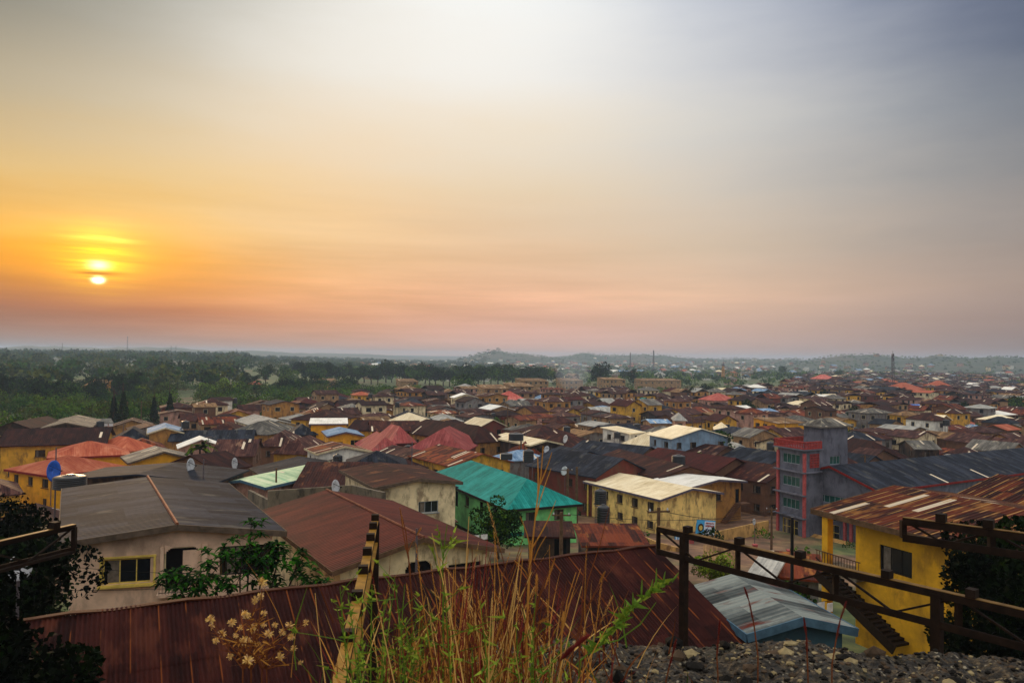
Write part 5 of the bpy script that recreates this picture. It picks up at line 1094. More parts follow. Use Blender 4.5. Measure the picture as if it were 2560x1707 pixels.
# beyond: too many to count
def far_mass(items, name, label):
    mats = ['brown', 'darkbrown', 'purplebrown', 'rust', 'slate', 'tan', 'grey', 'lightgrey', 'cream', 'bluegrey', 'maroon', 'salmon', 'white']; wm = ['mud', 'ochre', 'tan', 'yellow', 'cream', 'pinkish', 'grey', 'brick', 'white', 'darkwood']
    mb = MB()
    for it in items:
        z0 = gz(it['x'], it['y']); h = (3.4, 6.3, 9.)[it['st']-1]; M4 = Matrix.Translation((it['x'], it['y'], z0)) @ Matrix.Rotation(it['rz'], 4, 'Z')
        i0 = len(mb.v); roof_geo(it['kind'], it['a']/2, it['b']/2, h, it['rise'], .2, mb, mats.index(it['roof'])); wx, wy = it['a']/2-.5, it['b']/2-.5; wi = len(mats)+wm.index(it['wall'])
        q = [(-wx, -wy), (wx, -wy), (wx, wy), (-wx, wy)]
        for k in range(4):
            p, s = q[k], q[(k+1) % 4]; mb.face([(*p, -1), (*s, -1), (*s, h-.1), (*p, h-.1)], wi)
            if it['r'] < 1100:
                d_ = Vector((s[0]-p[0], s[1]-p[1], 0)); L_ = d_.length; d_.normalize(); o_ = Vector((d_.y, -d_.x, 0))*.06; nw = int(L_/3)
                for f in range(it['st']):
                    for w_ in range(nw):
                        if rg.random() < .2: continue
                        s_ = L_*(w_+.5)/nw; zz = 1.1+f*3.0; a0 = Vector((p[0], p[1], 0))+o_+d_*(s_-.65); a1 = a0+d_*1.3; mb.face([(a0.x, a0.y, zz), (a1.x, a1.y, zz), (a1.x, a1.y, zz+1.4), (a0.x, a0.y, zz+1.4)], len(mats)+len(wm))
        for k in range(i0, len(mb.v)): mb.v[k] = tuple(M4 @ Vector(mb.v[k]))
    o = build(mb, name, [ROOFM[k] for k in mats]+[WALLM[k] for k in wm]+[M['glass']]); tag(o, label, kind='stuff')
for _ in range(520):    # scattered settlement in the haze between the trees
    az = math.radians(rg.uniform(-12, 33)); r = 750+rg.random()**.8*2600; x, y = r*math.sin(az), r*math.cos(az); px, py = proj((x, y, 4))
    if r < 1500 and math.degrees(az) > 17: continue
    if gz(x, y) > 15 and rg.random() < .93: continue
    far.append(dict(x=x, y=y, r=r, px=px, py=py, a=rg.uniform(9, 17), b=rg.uniform(8, 13), rz=rg.uniform(0, 3.1), roof=rg.choice(('rust', 'tan', 'lightgrey', 'salmon', 'cream', 'brown', 'bluegrey', 'white', 'grey')), wall=rg.choice(('cream', 'tan', 'white', 'pinkish')), kind=rg.choice(('hip', 'gx')), st=rg.choice((1, 2, 2)), rise=3))
far_mass(far, 'far_houses', 'far houses of the town fading into the haze')

# ---------------------------------------------------------------- trees
tr = random.Random(5); TL = []
def tpx(px, py_base, s, kind, label, sz=1., j=None):
    hz = 893+(px-1280)*math.tan(ro); dist = CZ*F/max(8, py_base-hz); p = PD(px, hz, dist); TL.append((p.x, p.y, s, kind, j if j is not None else tr.randint(0, 3), label, sz))
# row of dark round trees across the middle distance (photo px, foot row)
named = [(665, 968, 1.35, 'round', 'dark round tree rising at the start of the long tree row'), (720, 968, 1.3, 'wide', 'broad dark tree second in the long tree row'), (1015, 962, 1.25, 'round', 'dark tree just left of the paired crests in the long row'), (1045, 962, 1.2, 'round', 'dark crest of the long row above the tan block'), (1395, 965, 1.2, 'round', 'lone dark round tree between the tan school blocks'),
         (1500, 972, 1.75, 'round', 'largest dark round tree, beside the tan blocks'), (1583, 972, 1.25, 'tall', 'tall narrow dark tree beside the paired tan blocks'), (1560, 958, 1.1, 'round', 'dark tree behind the largest round tree'), (1160, 992, 1.25, 'wide', 'broad green tree before the tan blocks, by the yellow-green copse'), (1215, 1000, .8, 'light', 'small light green tree beside the broad green tree'),
         (1040, 990, .9, 'light', 'yellow-green tree in the copse beyond the crowded roofs'), (1090, 990, .85, 'light', 'second yellow-green tree of the copse'), (570, 1003, 1.3, 'light', 'bright yellow-green tree at the wood edge by the bare earth'), (520, 1000, 1.15, 'light', 'yellow-green tree next to the bare earth track'), (600, 1000, 1.1, 'light', 'third yellow-green tree of the wood edge'),
         (1955, 944, 1.7, 'round', 'dark tree on the slope near the red roofed far villa'), (2100, 952, 1.2, 'wide', 'dark tree behind the white villa'), (1730, 1020, .9, 'round', 'dark green tree in the field beyond the pink-walled villa'), (1700, 1015, .8, 'wide', 'bushy tree at the foot of the green field'), (1770, 1005, .9, 'round', 'green tree beside the pink-walled villa'),
         (1920, 1060, .75, 'round', 'green tree beside the yellow block of flats'), (2540, 1050, 1.0, 'wide', 'dark spreading tree beyond the slate hall, at the picture edge'), (2480, 1040, .9, 'round', 'dark tree above the long salmon roof'), (2140, 1085, .8, 'round', 'green tree behind the tower, by the roofs'), (2370, 1110, .7, 'light', 'light green tree before the mossy grey gable')]
for a in named: tpx(*a)
tx = 745
i = 0
while tx < 1360:
    tpx(tx, 958+tr.uniform(-3, 6)+(0 if tx < 1000 else 4), tr.uniform(1.25, 1.7), tr.choice(('round', 'wide', 'round')), None); tx += tr.uniform(11, 22)
for k in range(150):   # wood edge and the wood's nearer trees
    px = tr.uniform(-40, 900); lo = 1030-px*.05; py = lo-tr.random()**1.4*90
    if 440 < px < 500 and py > 975: continue
    tpx(px, py, tr.uniform(.55, 1.15), tr.choice(('round', 'wide', 'light', 'tall', 'round')), None)
for k in range(38): tpx(tr.uniform(1420, 1860), tr.uniform(985, 1012), tr.uniform(.3, .7), tr.choice(('light', 'round', 'wide')), None)
for k in range(50): 
    tpx(tr.uniform(1860, 2580), tr.uniform(948, 1075), tr.uniform(.4, .8), tr.choice(('light', 'round', 'wide', 'round')), None)
for k in range(26): tpx(tr.uniform(1420, 1950), tr.uniform(940, 960), tr.uniform(.6, 1.1), tr.choice(('round', 'wide', 'round')), None)
nt = 0
for k in range(4000):
    if nt >= 260: break
    px = tr.uniform(600, 2600) if k % 3 else tr.uniform(1700, 2600); py = tr.uniform(975 if px > 1250 else 1010, 1110); hz_ = 893+(px-1280)*math.tan(ro); q = PD(px, hz_, CZ*F/(py-hz_))
    if free(q.x, q.y, .2): tpx(px, py, tr.uniform(.3, .55), tr.choice(('light', 'round', 'wide', 'wide')), None); nt += 1
for px, py, s in ((288, 1090, .95), (312, 1088, 1.05), (388, 1085, .9), (428, 1075, .95), (1690, 930, 1), (1862, 935, .9)): tpx(px, py, s, 'cone', {288: 'dark conifer in front of the wood edge, thinner of the pair', 312: 'taller dark conifer of the pair at the wood edge', 388: 'dark conifer at the near corner of the brick brown block', 428: 'dark conifer against the brick brown block'}.get(px))
TL.sort(key=lambda a: (a[5] is None, -a[2]/math.hypot(a[0], a[1]))); TREST = TL[262:]; TL = TL[:262]
ADJ = {'round': 'round', 'wide': 'spreading', 'tall': 'tall narrow', 'light': 'yellow-green', 'cone': 'conical dark'}
TLM = LM+[(700, 950, 'the start of the long tree row'), (900, 945, 'the middle of the long tree row'), (1090, 950, 'the end of the long tree row'), (560, 985, 'the bright yellow-green trees'), (200, 965, 'the pale roof in the wood'), (90, 900, 'the thin masts'), (470, 990, 'the bare earth track'), (1560, 985, 'the green field'), (1760, 950, 'the far slope'), (40, 1000, 'the sunset side of the wood'), (330, 920, 'the wood under the sun')]
tg = collections.defaultdict(list)
for a in TL:
    if a[5] is None:
        px, py = proj((a[0], a[1], 6)); lm = min(TLM, key=lambda l: (l[0]-px)**2+6*(l[1]-py)**2); rel = 'beyond' if py < lm[1]-6 else 'before'
        tg[ADJ[a[3]], rel, lm[2]].append(a)
    elif True:
        if a[3] == 'cone' or free(a[0], a[1], 1.5) or True: tree(a[0], a[1], a[2], a[3], a[4], a[5], 'trees beyond the town', sz=a[6])
SZ = ['tallest', 'second tallest', 'third tallest', 'fourth tallest', 'fifth tallest', 'sixth tallest', 'seventh tallest', 'eighth tallest']
for (adj, rel, lm), v in tg.items():
    v.sort(key=lambda a: -a[2])
    for i, a in enumerate(v):
        if not free(a[0], a[1], 0.): continue
        lb = '%s%s tree %s %s' % ((SZ[min(i, 7)]+' ') if len(v) > 1 else '', adj, rel, lm)
        tree(a[0], a[1], a[2], a[3], a[4], lb, 'trees beyond the town', sz=a[6])
# individually seen near trees
def near_tree(px, py, dist, R, h, zb, label, seed, n=5000, leaf=.22, mats=None, k=30, cat='tree', name='tree', cz=None, asp=.6, tr_=.14):
    c = PD(px, py, dist); rng = np.random.RandomState(seed); V, mi = crown(rng, R, h, n, leaf, k, 1.1, cz); r = thing(name, label, cat, (c.x, c.y, zb)); link('trunk', limb_mesh(rng, h*.9, R*.8, tr_), r); link('crown', quads_mesh('crown', V, mats or LEAF, mi), r); return r
near_tree(1245, 1330, 84, 3.0, 8, 3.2, 'dense dark green tree against the mint green house wall', 3, 6000, .28, k=36)
near_tree(235, 1465, 32.5, 1.8, 3.5, 10.9, 'dark dense bush below the framed window of the pale pink house', 4, 8000, .17, k=40, name='bush', cat='bush', mats=LEAFD)
near_tree(2530, 1420, 26.5, 2.8, 10.6, 11.2, 'large dark leafy tree before the bright yellow house', 6, 20000, .21, k=50, tr_=.16, mats=LEAFD)
near_tree(2580, 1500, 22, 2.3, 6.0, 11.4, 'dark leafy tree at the picture edge, below the large dark one', 8, 11000, .2, k=36, mats=LEAFD)
near_tree(-30, 1360, 31, 3.9, 10.0, 10.2, 'black-green tree mass at the picture edge beside the pale pink house', 9, 20000, .24, k=60, tr_=.2, mats=LEAFD)
near_tree(-70, 1600, 19, 2.9, 10.0, 11.4, 'darkest tree at the lower picture corner, under the short girder', 10, 20000, .2, k=50, tr_=.2, mats=LEAFD)
near_tree(60, 1260, 60, 4.0, 9, 5.5, 'dark tree by the yellow three-storey house and large blue dish', 12, 7000, .26, k=40, mats=LEAFD)
near_tree(1782, 1115, 172, 5.5, 11, 0, 'lone dark spreading tree among cream and brown roofs', 13, 3500, .5, k=34)
near_tree(1745, 1140, 150, 2.6, 9.0, .2, 'bright green bush crown over the brown roof, start of the hedge', 14, 2200, .35, k=18, mats=LEAFY)
near_tree(1775, 1145, 148, 2.4, 8.2, .2, 'green bush crown over the brown roof, end of the hedge', 15, 2200, .35, k=18)
near_tree(1785, 1440, 66, 2.2, 3.0, 6.8, 'feathery green tree beside the lane, behind the girder post', 16, 2600, .2, k=16, mats=LEAFY)
near_tree(1960, 1470, 50, 2.0, 3.2, 8.6, 'green bush by the rusty stall roofs, under the girder', 17, 2600, .18, k=16)
near_tree(1330, 1420, 55, 1.8, 2.6, 8.2, 'low bush behind the maroon ridge, by the shacks', 18, 2000, .18, k=14)
# papaya palm and the leafy shrub: big leaves in rosettes
def rosette(m, c, n, ll, lw, rng, droop=.5, mat=0, up=.4):
    c = Vector(c)
    for i in range(n):
        a = 2.4*i+rng.uniform(-.3, .3); el = rng.uniform(-.3, 1.1); d = Vector((math.cos(a)*math.cos(el), math.sin(a)*math.cos(el), math.sin(el)*.8+up*.3)); L_ = ll*rng.uniform(.7, 1.1); w_ = lw*rng.uniform(.8, 1.1); s = d.cross(Vector((0, 0, 1))).normalized(); pts = []
        for k in range(5):
            t_ = k/4; p = c+d*L_*t_-Vector((0, 0, droop*L_*t_*t_)); ww = w_*math.sin(math.pi*min(1, (t_*.86+.12)))*.5; pts.append((p-s*ww+Vector((0, 0, ww*.3)), p, p+s*ww+Vector((0, 0, ww*.3))))
        mt = mat+rng.randint(0, 2)
        for q, r_ in zip(pts, pts[1:]): m.face([q[0], q[1], r_[1], r_[0]], mt); m.face([q[1], q[2], r_[2], r_[1]], mt)
M['biga'] = leafm('big_leaf_a', '1c3c10', '2e5c1a', '4c8426'); M['bigb'] = leafm('big_leaf_b', '12290c', '204214', '38621e'); M['bigc'] = leafm('big_leaf_c', '2c5418', '467a24', '74a03c')
def shrub():
    base = PD(610, 1450, 31); root = thing('shrub', 'large glossy green shrub with big leaves in whorls, before the arched balcony', 'shrub', (base.x, base.y, 11)); rr = random.Random(3); m = MB(); s = MB()
    blobs = []
    for (px, py, dd, rad) in ((625, 1350, 31, .9), (560, 1400, 31, .9), (500, 1430, 31.5, .8), (440, 1450, 31.5, .7), (660, 1400, 30.5, .9), (740, 1420, 31, .8), (700, 1380, 31.5, .6), (600, 1440, 30.5, 1.0), (680, 1460, 30.5, .9), (780, 1455, 31, .6), (470, 1470, 31, .7), (540, 1470, 30.5, .9)):
        c = PD(px, py, dd); blobs.append((c, rad))
        s.tube([(0, 0, -.2), Vector((c.x-base.x, c.y-base.y, (c.z-11)))*.5+Vector((0, 0, .5)), (c.x-base.x, c.y-base.y, c.z-11)], [.06, .045, .03], 5)
        for k in range(17):
            v = Vector((rr.gauss(0, 1), rr.gauss(0, 1), rr.gauss(0, 1))).normalized()*rad*rr.uniform(.35, 1); p = c+v-Vector((base.x, base.y, 11)); rosette(m, p, 8, .42, .15, rr)
            if k % 3 == 0: s.tube([Vector((c.x-base.x, c.y-base.y, c.z-11)), p], [.02, .012], 4)
    build(s, 'stem', [M['bark']], root); build(m, 'leaves', [M['biga'], M['bigb'], M['bigc']], root)
shrub()
def papaya():
    c = PD(*Zp(1, 1830, 1040), 128); root = thing('papaya_palm', 'bright yellow-green papaya palm among the dark roofs', 'palm', (c.x, c.y, .3)); rr = random.Random(4); m = MB(); h = c.z-.3; rosette(m, (0, 0, h), 22, 3.4, .9, rr, .55); rosette(m, (.4, .3, h+.6), 14, 2.6, .8, rr, .5)
    build(m, 'fronds', [LEAFY[1], LEAFY[2], LEAFY[0]], root); s = MB(); s.tube([(0, 0, 0), (.2, 0, h*.5), (.1, 0, h)], [.25, .2, .14], 7); build(s, 'trunk', [M['bark']], root)
papaya()
# the wood and distant tree cover: one mass each
def blobs_mass(name, label, pts, mats, seed, per, leaf):
    rng = np.random.RandomState(seed); V = []; I = []
    for x, y, z, s in pts:
        u = rng.normal(size=(per, 3)); u /= np.linalg.norm(u, axis=1)[:, None]; u[:, 2] = np.abs(u[:, 2])*1.1-.15; p = u*np.array([s, s, s*.85])*rng.uniform(.55, 1.05, (per, 1))+np.array([x, y, z+s*.75])
        V.append(leafquads(rng, p, leaf*s, .75)); I.append(np.clip(rng.randint(0, 3)+(rng.rand(per) < .25)*rng.randint(-1, 2, per), 0, 2))
    V = np.concatenate(V); I = np.concatenate(I); tag(link(name, quads_mesh(name, V, mats, I)), label, kind='stuff')
pts = []
for k in range(2300):
    az = math.radians(tr.uniform(-36, -1)); r = 460+(tr.random()**.8)*2500; x, y = r*math.sin(az), r*math.cos(az); px, py = proj((x, y, 0))
    if r < rmax(px)+60: continue
    if 430 < px < 500 and r < 560: continue
    if px > 600 and r < 830: continue
    q = 1 if px < 620 else .6
    pts.append((x, y, gz(x, y), tr.uniform(5, 10.5)*q*(1+r/6000)))
blobs_mass('woodland', 'dense green woodland stretching away under the sunset', pts, [LEAF[0], LEAF[1], LEAFY[0]], 1, 70, .3)
pts = []
for k in range(900):
    az = math.radians(tr.uniform(-36, -3)); r = tr.uniform(235, 560); x, y = r*math.sin(az), r*math.cos(az); px, py = proj((x, y, 0))
    if r < rmax(px)+14 or not free(x, y, 3) or (px > 600 and r > 540) or (430 < px < 490 and r < 520): continue
    pts.append((x, y, gz(x, y)-.6, tr.uniform(3.2, 6.2)))
blobs_mass('thicket', 'mixed green thicket at the wood edge behind the last roofs', pts, [LEAF[1], LEAF[2], LEAFY[0]], 21, 230, .15)
pts = []
for k in range(7500):
    az = math.radians(tr.uniform(-14, 36)); r = 720+(tr.random()**.9)*3400; x, y = r*math.sin(az), r*math.cos(az); px, py = proj((x, y, 0))
    if px > 1850 and r < 1000 and tr.random() < .75: continue
    pts.append((x, y, gz(x, y), tr.uniform(2.2, 4.4) if r > 1700 else tr.uniform(3, 6)))
blobs_mass('distant_vegetation', 'scattered tree cover over the far slopes and hills', pts, [LEAF[0], LEAF[1], LEAF[2]], 2, 46, .36)
# shrubs on the green field
pts = []
for k in range(420):
    px = tr.uniform(1380, 1960); d_ = tr.uniform(465, 760); p = PD(px, 900, d_); 
    if free(p.x, p.y, 2): pts.append((p.x, p.y, -.3, tr.uniform(1.2, 3.2)))
blobs_mass('undergrowth', 'low green scrub over the open field', pts, [LEAFY[0], LEAFY[1], LEAFY[0]], 3, 60, .3)
pts = []
for k in range(300):
    px = tr.uniform(0, 2560); d_ = tr.uniform(60, 420); p = PD(px, 900, d_)
    if free(p.x, p.y, 1.2): pts.append((p.x, p.y, gz(p.x, p.y)-.3, tr.uniform(.8, 1.8)))
for k in range(160):
    px = tr.uniform(-60, 900); d_ = tr.uniform(24, 36); p = PD(px, 900, d_)
    rr_, e_, dn_, *_ = NR; q = Vector((p.x, p.y, 0))-rr_; q.z = 0
    if free(p.x, p.y, .9) and q.dot(dn_) < -6.2: pts.append((p.x, p.y, gz(p.x, p.y)-.2, tr.uniform(.5, 1.1)))
blobs_mass('weeds', 'weeds and low growth between the houses', pts, [LEAF[0], LEAF[1], LEAF[2]], 4, 70, .26)
pts = [(a[0], a[1], gz(a[0], a[1])+1.2*a[2], 4.6*a[2]) for a in TREST if free(a[0], a[1], 0.)]
blobs_mass('scattered_bushes', 'small trees and bushes scattered between far houses', pts, [LEAFD[2], LEAF[1], LEAFY[0]], 9, 260, .2)
# pale roof inside the wood
H('single pale ochre roof slope showing inside the dark wood', (188, 975), (232, 978), 6, 10, 'shed', 5.5, 'ochre', 'tan', detail=0, wins={})
H('pinkish roofed house behind the long tree row, near its start', (612, 962), (636, 963), 6, 9, 'hip', 2.5, 'cream', 'red', detail=1)
# ---------------------------------------------------------------- haze
hz = MB(); hz.box((0, 0, 36), (16400, 16400, 76)); m_ = bpy.data.materials.new('haze_air'); m_.use_nodes = True; t = NT(m_.node_tree)
vol = t.node('ShaderNodeVolumePrincipled', {'Color': (.62, .80, 1., 1), 'Density': .00017, 'Anisotropy': .2}); t.node('ShaderNodeOutputMaterial', {'Volume': vol.outputs[0]})
tag(build(hz, 'haze', [m_]), kind='stuff')

c_ = PD(1432, 985, 500); sm = MB(); sm.lathe((0, 0, 0), [(.5, 0), (5, 3), (9, 8), (12, 13), (9, 19), (1, 24)], 16); m_ = bpy.data.materials.new('smoke_volume'); m_.use_nodes = True; t = NT(m_.node_tree)
vol = t.node('ShaderNodeVolumePrincipled', {'Color': (.80, .88, 1., 1), 'Density': .012}); t.node('ShaderNodeOutputMaterial', {'Volume': vol.outputs[0]})
tag(build(sm, 'smoke', [m_], loc=(c_.x, c_.y, 2)), 'pale blue smoke drifting over the edge of the green field', kind='stuff')

# clutter on and between the nearer houses: tanks, poles, aerials
cr_ = random.Random(77); near_h = sorted([h for h in HOUSES if 120 < h['c'].xy.length < 330], key=lambda h: h['c'].xy.length)
cnt = collections.Counter()
def where(px, py):
    lm = min(LM, key=lambda l: (l[0]-px)**2+6*(l[1]-py)**2); return lm[2]
for h in cr_.sample(near_h, 34):
    sd = cr_.choice((-1, 1)); k = h['rz']; u = Vector((math.cos(k), math.sin(k), 0)); q = h['c']+u*sd*(h['hx']+1.1); q -= h['n']*h['hy']*cr_.uniform(0, .6)
    if not free(q.x, q.y, .2): continue
    px, py = proj((q.x, q.y, h['ze'])); wl = where(px, py); cnt['t', wl] += 1
    if cnt['t', wl] > 3: continue
    zb = gz(q.x, q.y); ztk = h['ze']-cr_.uniform(.2, 1.4); pb = proj((q.x, q.y, ztk)); tank(pb[0], pb[1], q.y, cr_.uniform(.7, .95), cr_.uniform(1.4, 1.9), zb, 'black tank on a tall stand, %s one near %s' % (('first', 'second', 'third')[cnt['t', wl]-1], wl))
for i in range(30):
    px, d_ = cr_.uniform(250, 2500), cr_.uniform(125, 300); q = PD(px, 900, d_)
    if not free(q.x, q.y, .1): continue
    zt_ = cr_.uniform(9.5, 12.5); pt = proj((q.x, q.y, zt_)); wl = where(pt[0], pt[1]+20); cnt['p', wl] += 1
    if cnt['p', wl] > 3: continue
    pole(pt[0], pt[1], d_, 0, .16, 'wooden cable pole with crossarm, %s one near %s' % (('first', 'second', 'third')[cnt['p', wl]-1], wl), 1, False)
for h in cr_.sample(near_h, 26):
    px, py = proj(h['c']); wl = where(px, proj((h['c'].x, h['c'].y, h['ze']))[1]); cnt['a', wl] += 1
    if cnt['a', wl] > 2: continue
    root = thing('tv_aerial', 'thin TV aerial on a roof, %s one near %s' % (('first', 'second')[cnt['a', wl]-1], wl), 'aerial', (h['c'].x, h['c'].y, h['ze']+.3), cr_.uniform(0, 3), 'TV aerials on roofs'); m = MB(); m.tube([(0, 0, 0), (0, 0, 4.2)], .05, 5); build(m, 'mount_pole', [M['mast']], root); m = MB(); m.bar((-.8, 0, 4.1), (.8, 0, 4.1), .04)
    for k in range(6): m.bar((-.7+k*.28, -.45+k*.04, 4.1), (-.7+k*.28, .45-k*.04, 4.1), .03)
    build(m, 'antenna', [M['mast']], root)
# ---------------------------------------------------------------- rock ledge and grasses close to the camera
def rock_top(x, y):
    """height of the ledge, None outside"""
    edge = 4.42+.10*noise.noise(Vector((x*1.3, 0, 1)))+.05*noise.noise(Vector((x*4, 0, 5)))
    base = 24.395+.055*noise.noise(Vector((x*1.6, y*1.6, 2)))+.045*noise.noise(Vector((x*5, y*5, 7)))+.03*noise.noise(Vector((x*13, y*13, 3)))+.012*noise.noise(Vector((x*34, y*34, 6)))
    base += .03*math.sin(x*1.4+.6)-.05*max(0, .75-x)-.02*max(0, x-2.2)
    d = y-edge
    if d > 0: base -= d*1.6+d*d*3.2
    l = -.18-x+.12*noise.noise(Vector((0, y*2, 4)))
    if l > 0: base -= l*2.2
    return base
def rock():
    nx, ny = 340, 130; xs = np.linspace(-.75, 4.6, nx); ys = np.linspace(3.0, 5.6, ny); V = []; Fc = []
    for y in ys:
        for x in xs: V.append((x, y, rock_top(x, y)))
    for j in range(ny-1):
        for i in range(nx-1): a = j*nx+i; Fc.append((a, a+1, a+nx+1, a+nx))
    me = bpy.data.meshes.new('rock'); me.from_pydata(V, [], Fc); m, t, b = newmat('conglomerate_rock'); tc = t.node('ShaderNodeTexCoord').outputs['Object']
    v1 = t.node('ShaderNodeTexVoronoi', {'Vector': tc, 'Scale': 34.}); n1 = t.noise(tc, 3, 6, .6); n2 = t.noise(tc, 26, 5, .7); r_ = t.sep(v1.outputs['Color'])[0]
    c = t.ramp(n2, [(.34, lin('0a0907')), (.5, lin('2c2418')), (.62, lin('5c4c34')), (.75, lin('94805a'))])
    peb = t.ramp(r_, [(.0, lin('1c1a18')), (.55, lin('3a352c')), (.8, lin('6e6654')), (.97, lin('b0a488'))])
    c = t.mix(t.m('MULTIPLY', t.mr(v1.outputs['Distance'], .42, .2), .8), c, peb); c = t.mix(t.mr(n1, .52, .66, 0, .5), c, lin('2c2a14'))
    t.l.new(c, b.inputs['Base Color']); b.inputs['Roughness'].default_value = .9
    h = t.m('ADD', t.m('MULTIPLY', v1.outputs['Distance'], -1.), n2); t.l.new(t.node('ShaderNodeBump', {'Strength': 1., 'Distance': .02, 'Height': h}).outputs[0], b.inputs['Normal'])
    me.materials.append(m); me.polygons.foreach_set('use_smooth', [True]*len(me.polygons)); me.update(); tag(link('rock', me), kind='structure')
    rr = random.Random(8); mb = MB(); ico = [Vector(v).normalized() for v in ((0, 0, 1), (.9, 0, .4), (.28, .85, .4), (-.72, .53, .4), (-.72, -.53, .4), (.28, -.85, .4), (.72, .53, -.4), (-.28, .85, -.4), (-.9, 0, -.4), (-.28, -.85, -.4), (.72, -.53, -.4), (0, 0, -1))]
    fi = ((0, 1, 2), (0, 2, 3), (0, 3, 4), (0, 4, 5), (0, 5, 1), (1, 6, 2), (2, 6, 7), (2, 7, 3), (3, 7, 8), (3, 8, 4), (4, 8, 9), (4, 9, 5), (5, 9, 10), (5, 10, 1), (1, 10, 6), (11, 7, 6), (11, 8, 7), (11, 9, 8), (11, 10, 9), (11, 6, 10))
    for k in range(5200):
        x, y = rr.uniform(-.3, 4.2), rr.uniform(3.4, 4.75); z = rock_top(x, y); s = rr.choice((.005, .007, .009, .012, .017)) if rr.random() < .975 else rr.uniform(.028, .055); c = Vector((x, y, z-s*.1)); ax = [rr.uniform(.7, 1.4) for _ in range(3)]; i = len(mb.v)
        mb.v.extend([tuple(c+Vector((v.x*ax[0], v.y*ax[1], v.z*ax[2]*.7))*s*rr.uniform(.8, 1.15)) for v in ico]); q = rr.choice((0, 0, 0, 0, 1, 1, 2))
        for f in fi: mb.f.append(tuple(i+j for j in f)); mb.m.append(q); mb.uv.append([(0, 0)]*3)
    tag(build(mb, 'pebbles', [simple('pebble_dark', '15120e', .85, 0, .5, 20), simple('pebble_brown', '46382a', .85, 0, .4, 20), simple('pebble_pale', '8c7c58', .85, 0, .35, 20)]), 'small pale and dark stones bedded in the rock ledge', kind='stuff')
rock()
M['straw'] = simple('dry_straw', 'b07a34', .8, 0, .3, 4); M['strawdk'] = simple('dry_stem_brown', '6a3a1c', .8, 0, .35, 4); M['straww'] = simple('dry_straw_pale', 'cca058', .8, 0, .3, 4)
M['redgrass'] = simple('red_grass_spike', '7a2c26', .8, 0, .35, 8); M['grgreen'] = simple('stem_green', '54701e', .7, 0, .35, 8); M['grlime'] = simple('leaf_bright', '8a9c30', .7, 0, .3, 10); M['seed'] = simple('seed_head', 'd8b060', .8, 0, .25, 30); M['seedw'] = simple('seed_head_pale', 'c09a70', .8, 0, .25, 30)
gr = random.Random(12)
def curve(b, tip, sag=.0, n=6):
    b, tip = Vector(b), Vector(tip); d = tip-b; side = Vector((gr.uniform(-1, 1), gr.uniform(-1, 1), 0))*d.length*.06; return [b+d*(k/(n-1))+side*math.sin(math.pi*k/(n-1))+Vector((d.x, d.y, 0))*sag*((k/(n-1))**2-(k/(n-1))) for k in range(n)]
def spike(m, a, b, r, mat, n=60):
    a, b = Vector(a), Vector(b); d = (b-a); L_ = d.length; e = d.normalized(); u = e.orthogonal().normalized(); v = e.cross(u)
    for k in range(n):
        t_ = k/n; ang = k*2.4; rr = r*math.sin(math.pi*(.08+.9*t_))**.6*gr.uniform(.6, 1.15); o = a+d*t_; dirn = (u*math.cos(ang)+v*math.sin(ang)); p = o+dirn*rr+e*r*1.1; w_ = e.cross(dirn)*r*.22
        m.face([o+w_, p, o-w_], mat)
def blade(m, a, b, w_, mat, sag=.4):
    pts = curve(a, b, sag, 5); d = (Vector(b)-Vector(a)); s = d.cross(Vector((gr.uniform(-1, 1), -1, gr.uniform(-.3, .3)))).normalized()
    for k in range(4):
        w0, w1 = w_*(1-(k/4)**1.5)*.5, w_*(1-((k+1)/4)**1.5)*.5; m.face([pts[k]-s*w0, pts[k]+s*w0, pts[k+1]+s*w1, pts[k+1]-s*w1], mat)
def at(px, py, d): return PD(px, py, d)
def foot(px, d): p = PD(px, 1760, d); p.z = min(p.z, 24.3); return p
# the dry tussock
g = MB(); GM = [M['straw'], M['strawdk'], M['straww'], M['redgrass'], M['grgreen'], M['grlime']]
for k in range(160):
    px = gr.gauss(1200, 125); d = gr.uniform(2.7, 3.8); top = 1600-150*math.exp(-((px-1200)/130)**2)+gr.gauss(0, 70)-(gr.random() < .12)*gr.uniform(40, 130); tipx = px+gr.gauss(15, 95)
    b = foot(px+gr.gauss(0, 25), d); tp = at(tipx, max(1290, top), d+gr.uniform(-.2, .2)); mt = gr.choice((0, 0, 1, 1, 2, 2, 3)); pts = curve(b, tp, gr.uniform(0, .35)); g.tube(pts, [.0035, .0032, .0028, .0022, .0018, .0012], 4, mt, False)
    if gr.random() < .35: spike(g, pts[-2].lerp(pts[-1], .3), tp+(pts[-1]-pts[-2])*.3, gr.uniform(.006, .012), gr.choice((0, 0, 2, 3)), 40)
for k in range(900):
    px = gr.gauss(1190, 170); d = gr.uniform(2.6, 3.9); b = foot(px, d); b.z += gr.uniform(0, .4); L_ = gr.uniform(.12, .34); blade(g, b, b+Vector((gr.gauss(0, .12), gr.gauss(0, .1), L_)), gr.uniform(.004, .010), gr.choice((0, 0, 1, 1, 2, 3, 4)), .5)
for k in range(700):    # low fringe over the whole base and over the rock
    px = gr.uniform(520, 2150); d = gr.uniform(2.5, 3.5); b = foot(px, d); b.z += gr.uniform(0, .1); L_ = gr.uniform(.05, .2); blade(g, b, b+Vector((gr.gauss(0, .08), gr.gauss(0, .06), L_)), gr.uniform(.004, .009), gr.choice((0, 1, 1, 3, 4)), .5)
tag(build(g, 'dry_grass', GM), 'dry straw-coloured and reddish grass tussock at our feet', kind='stuff')
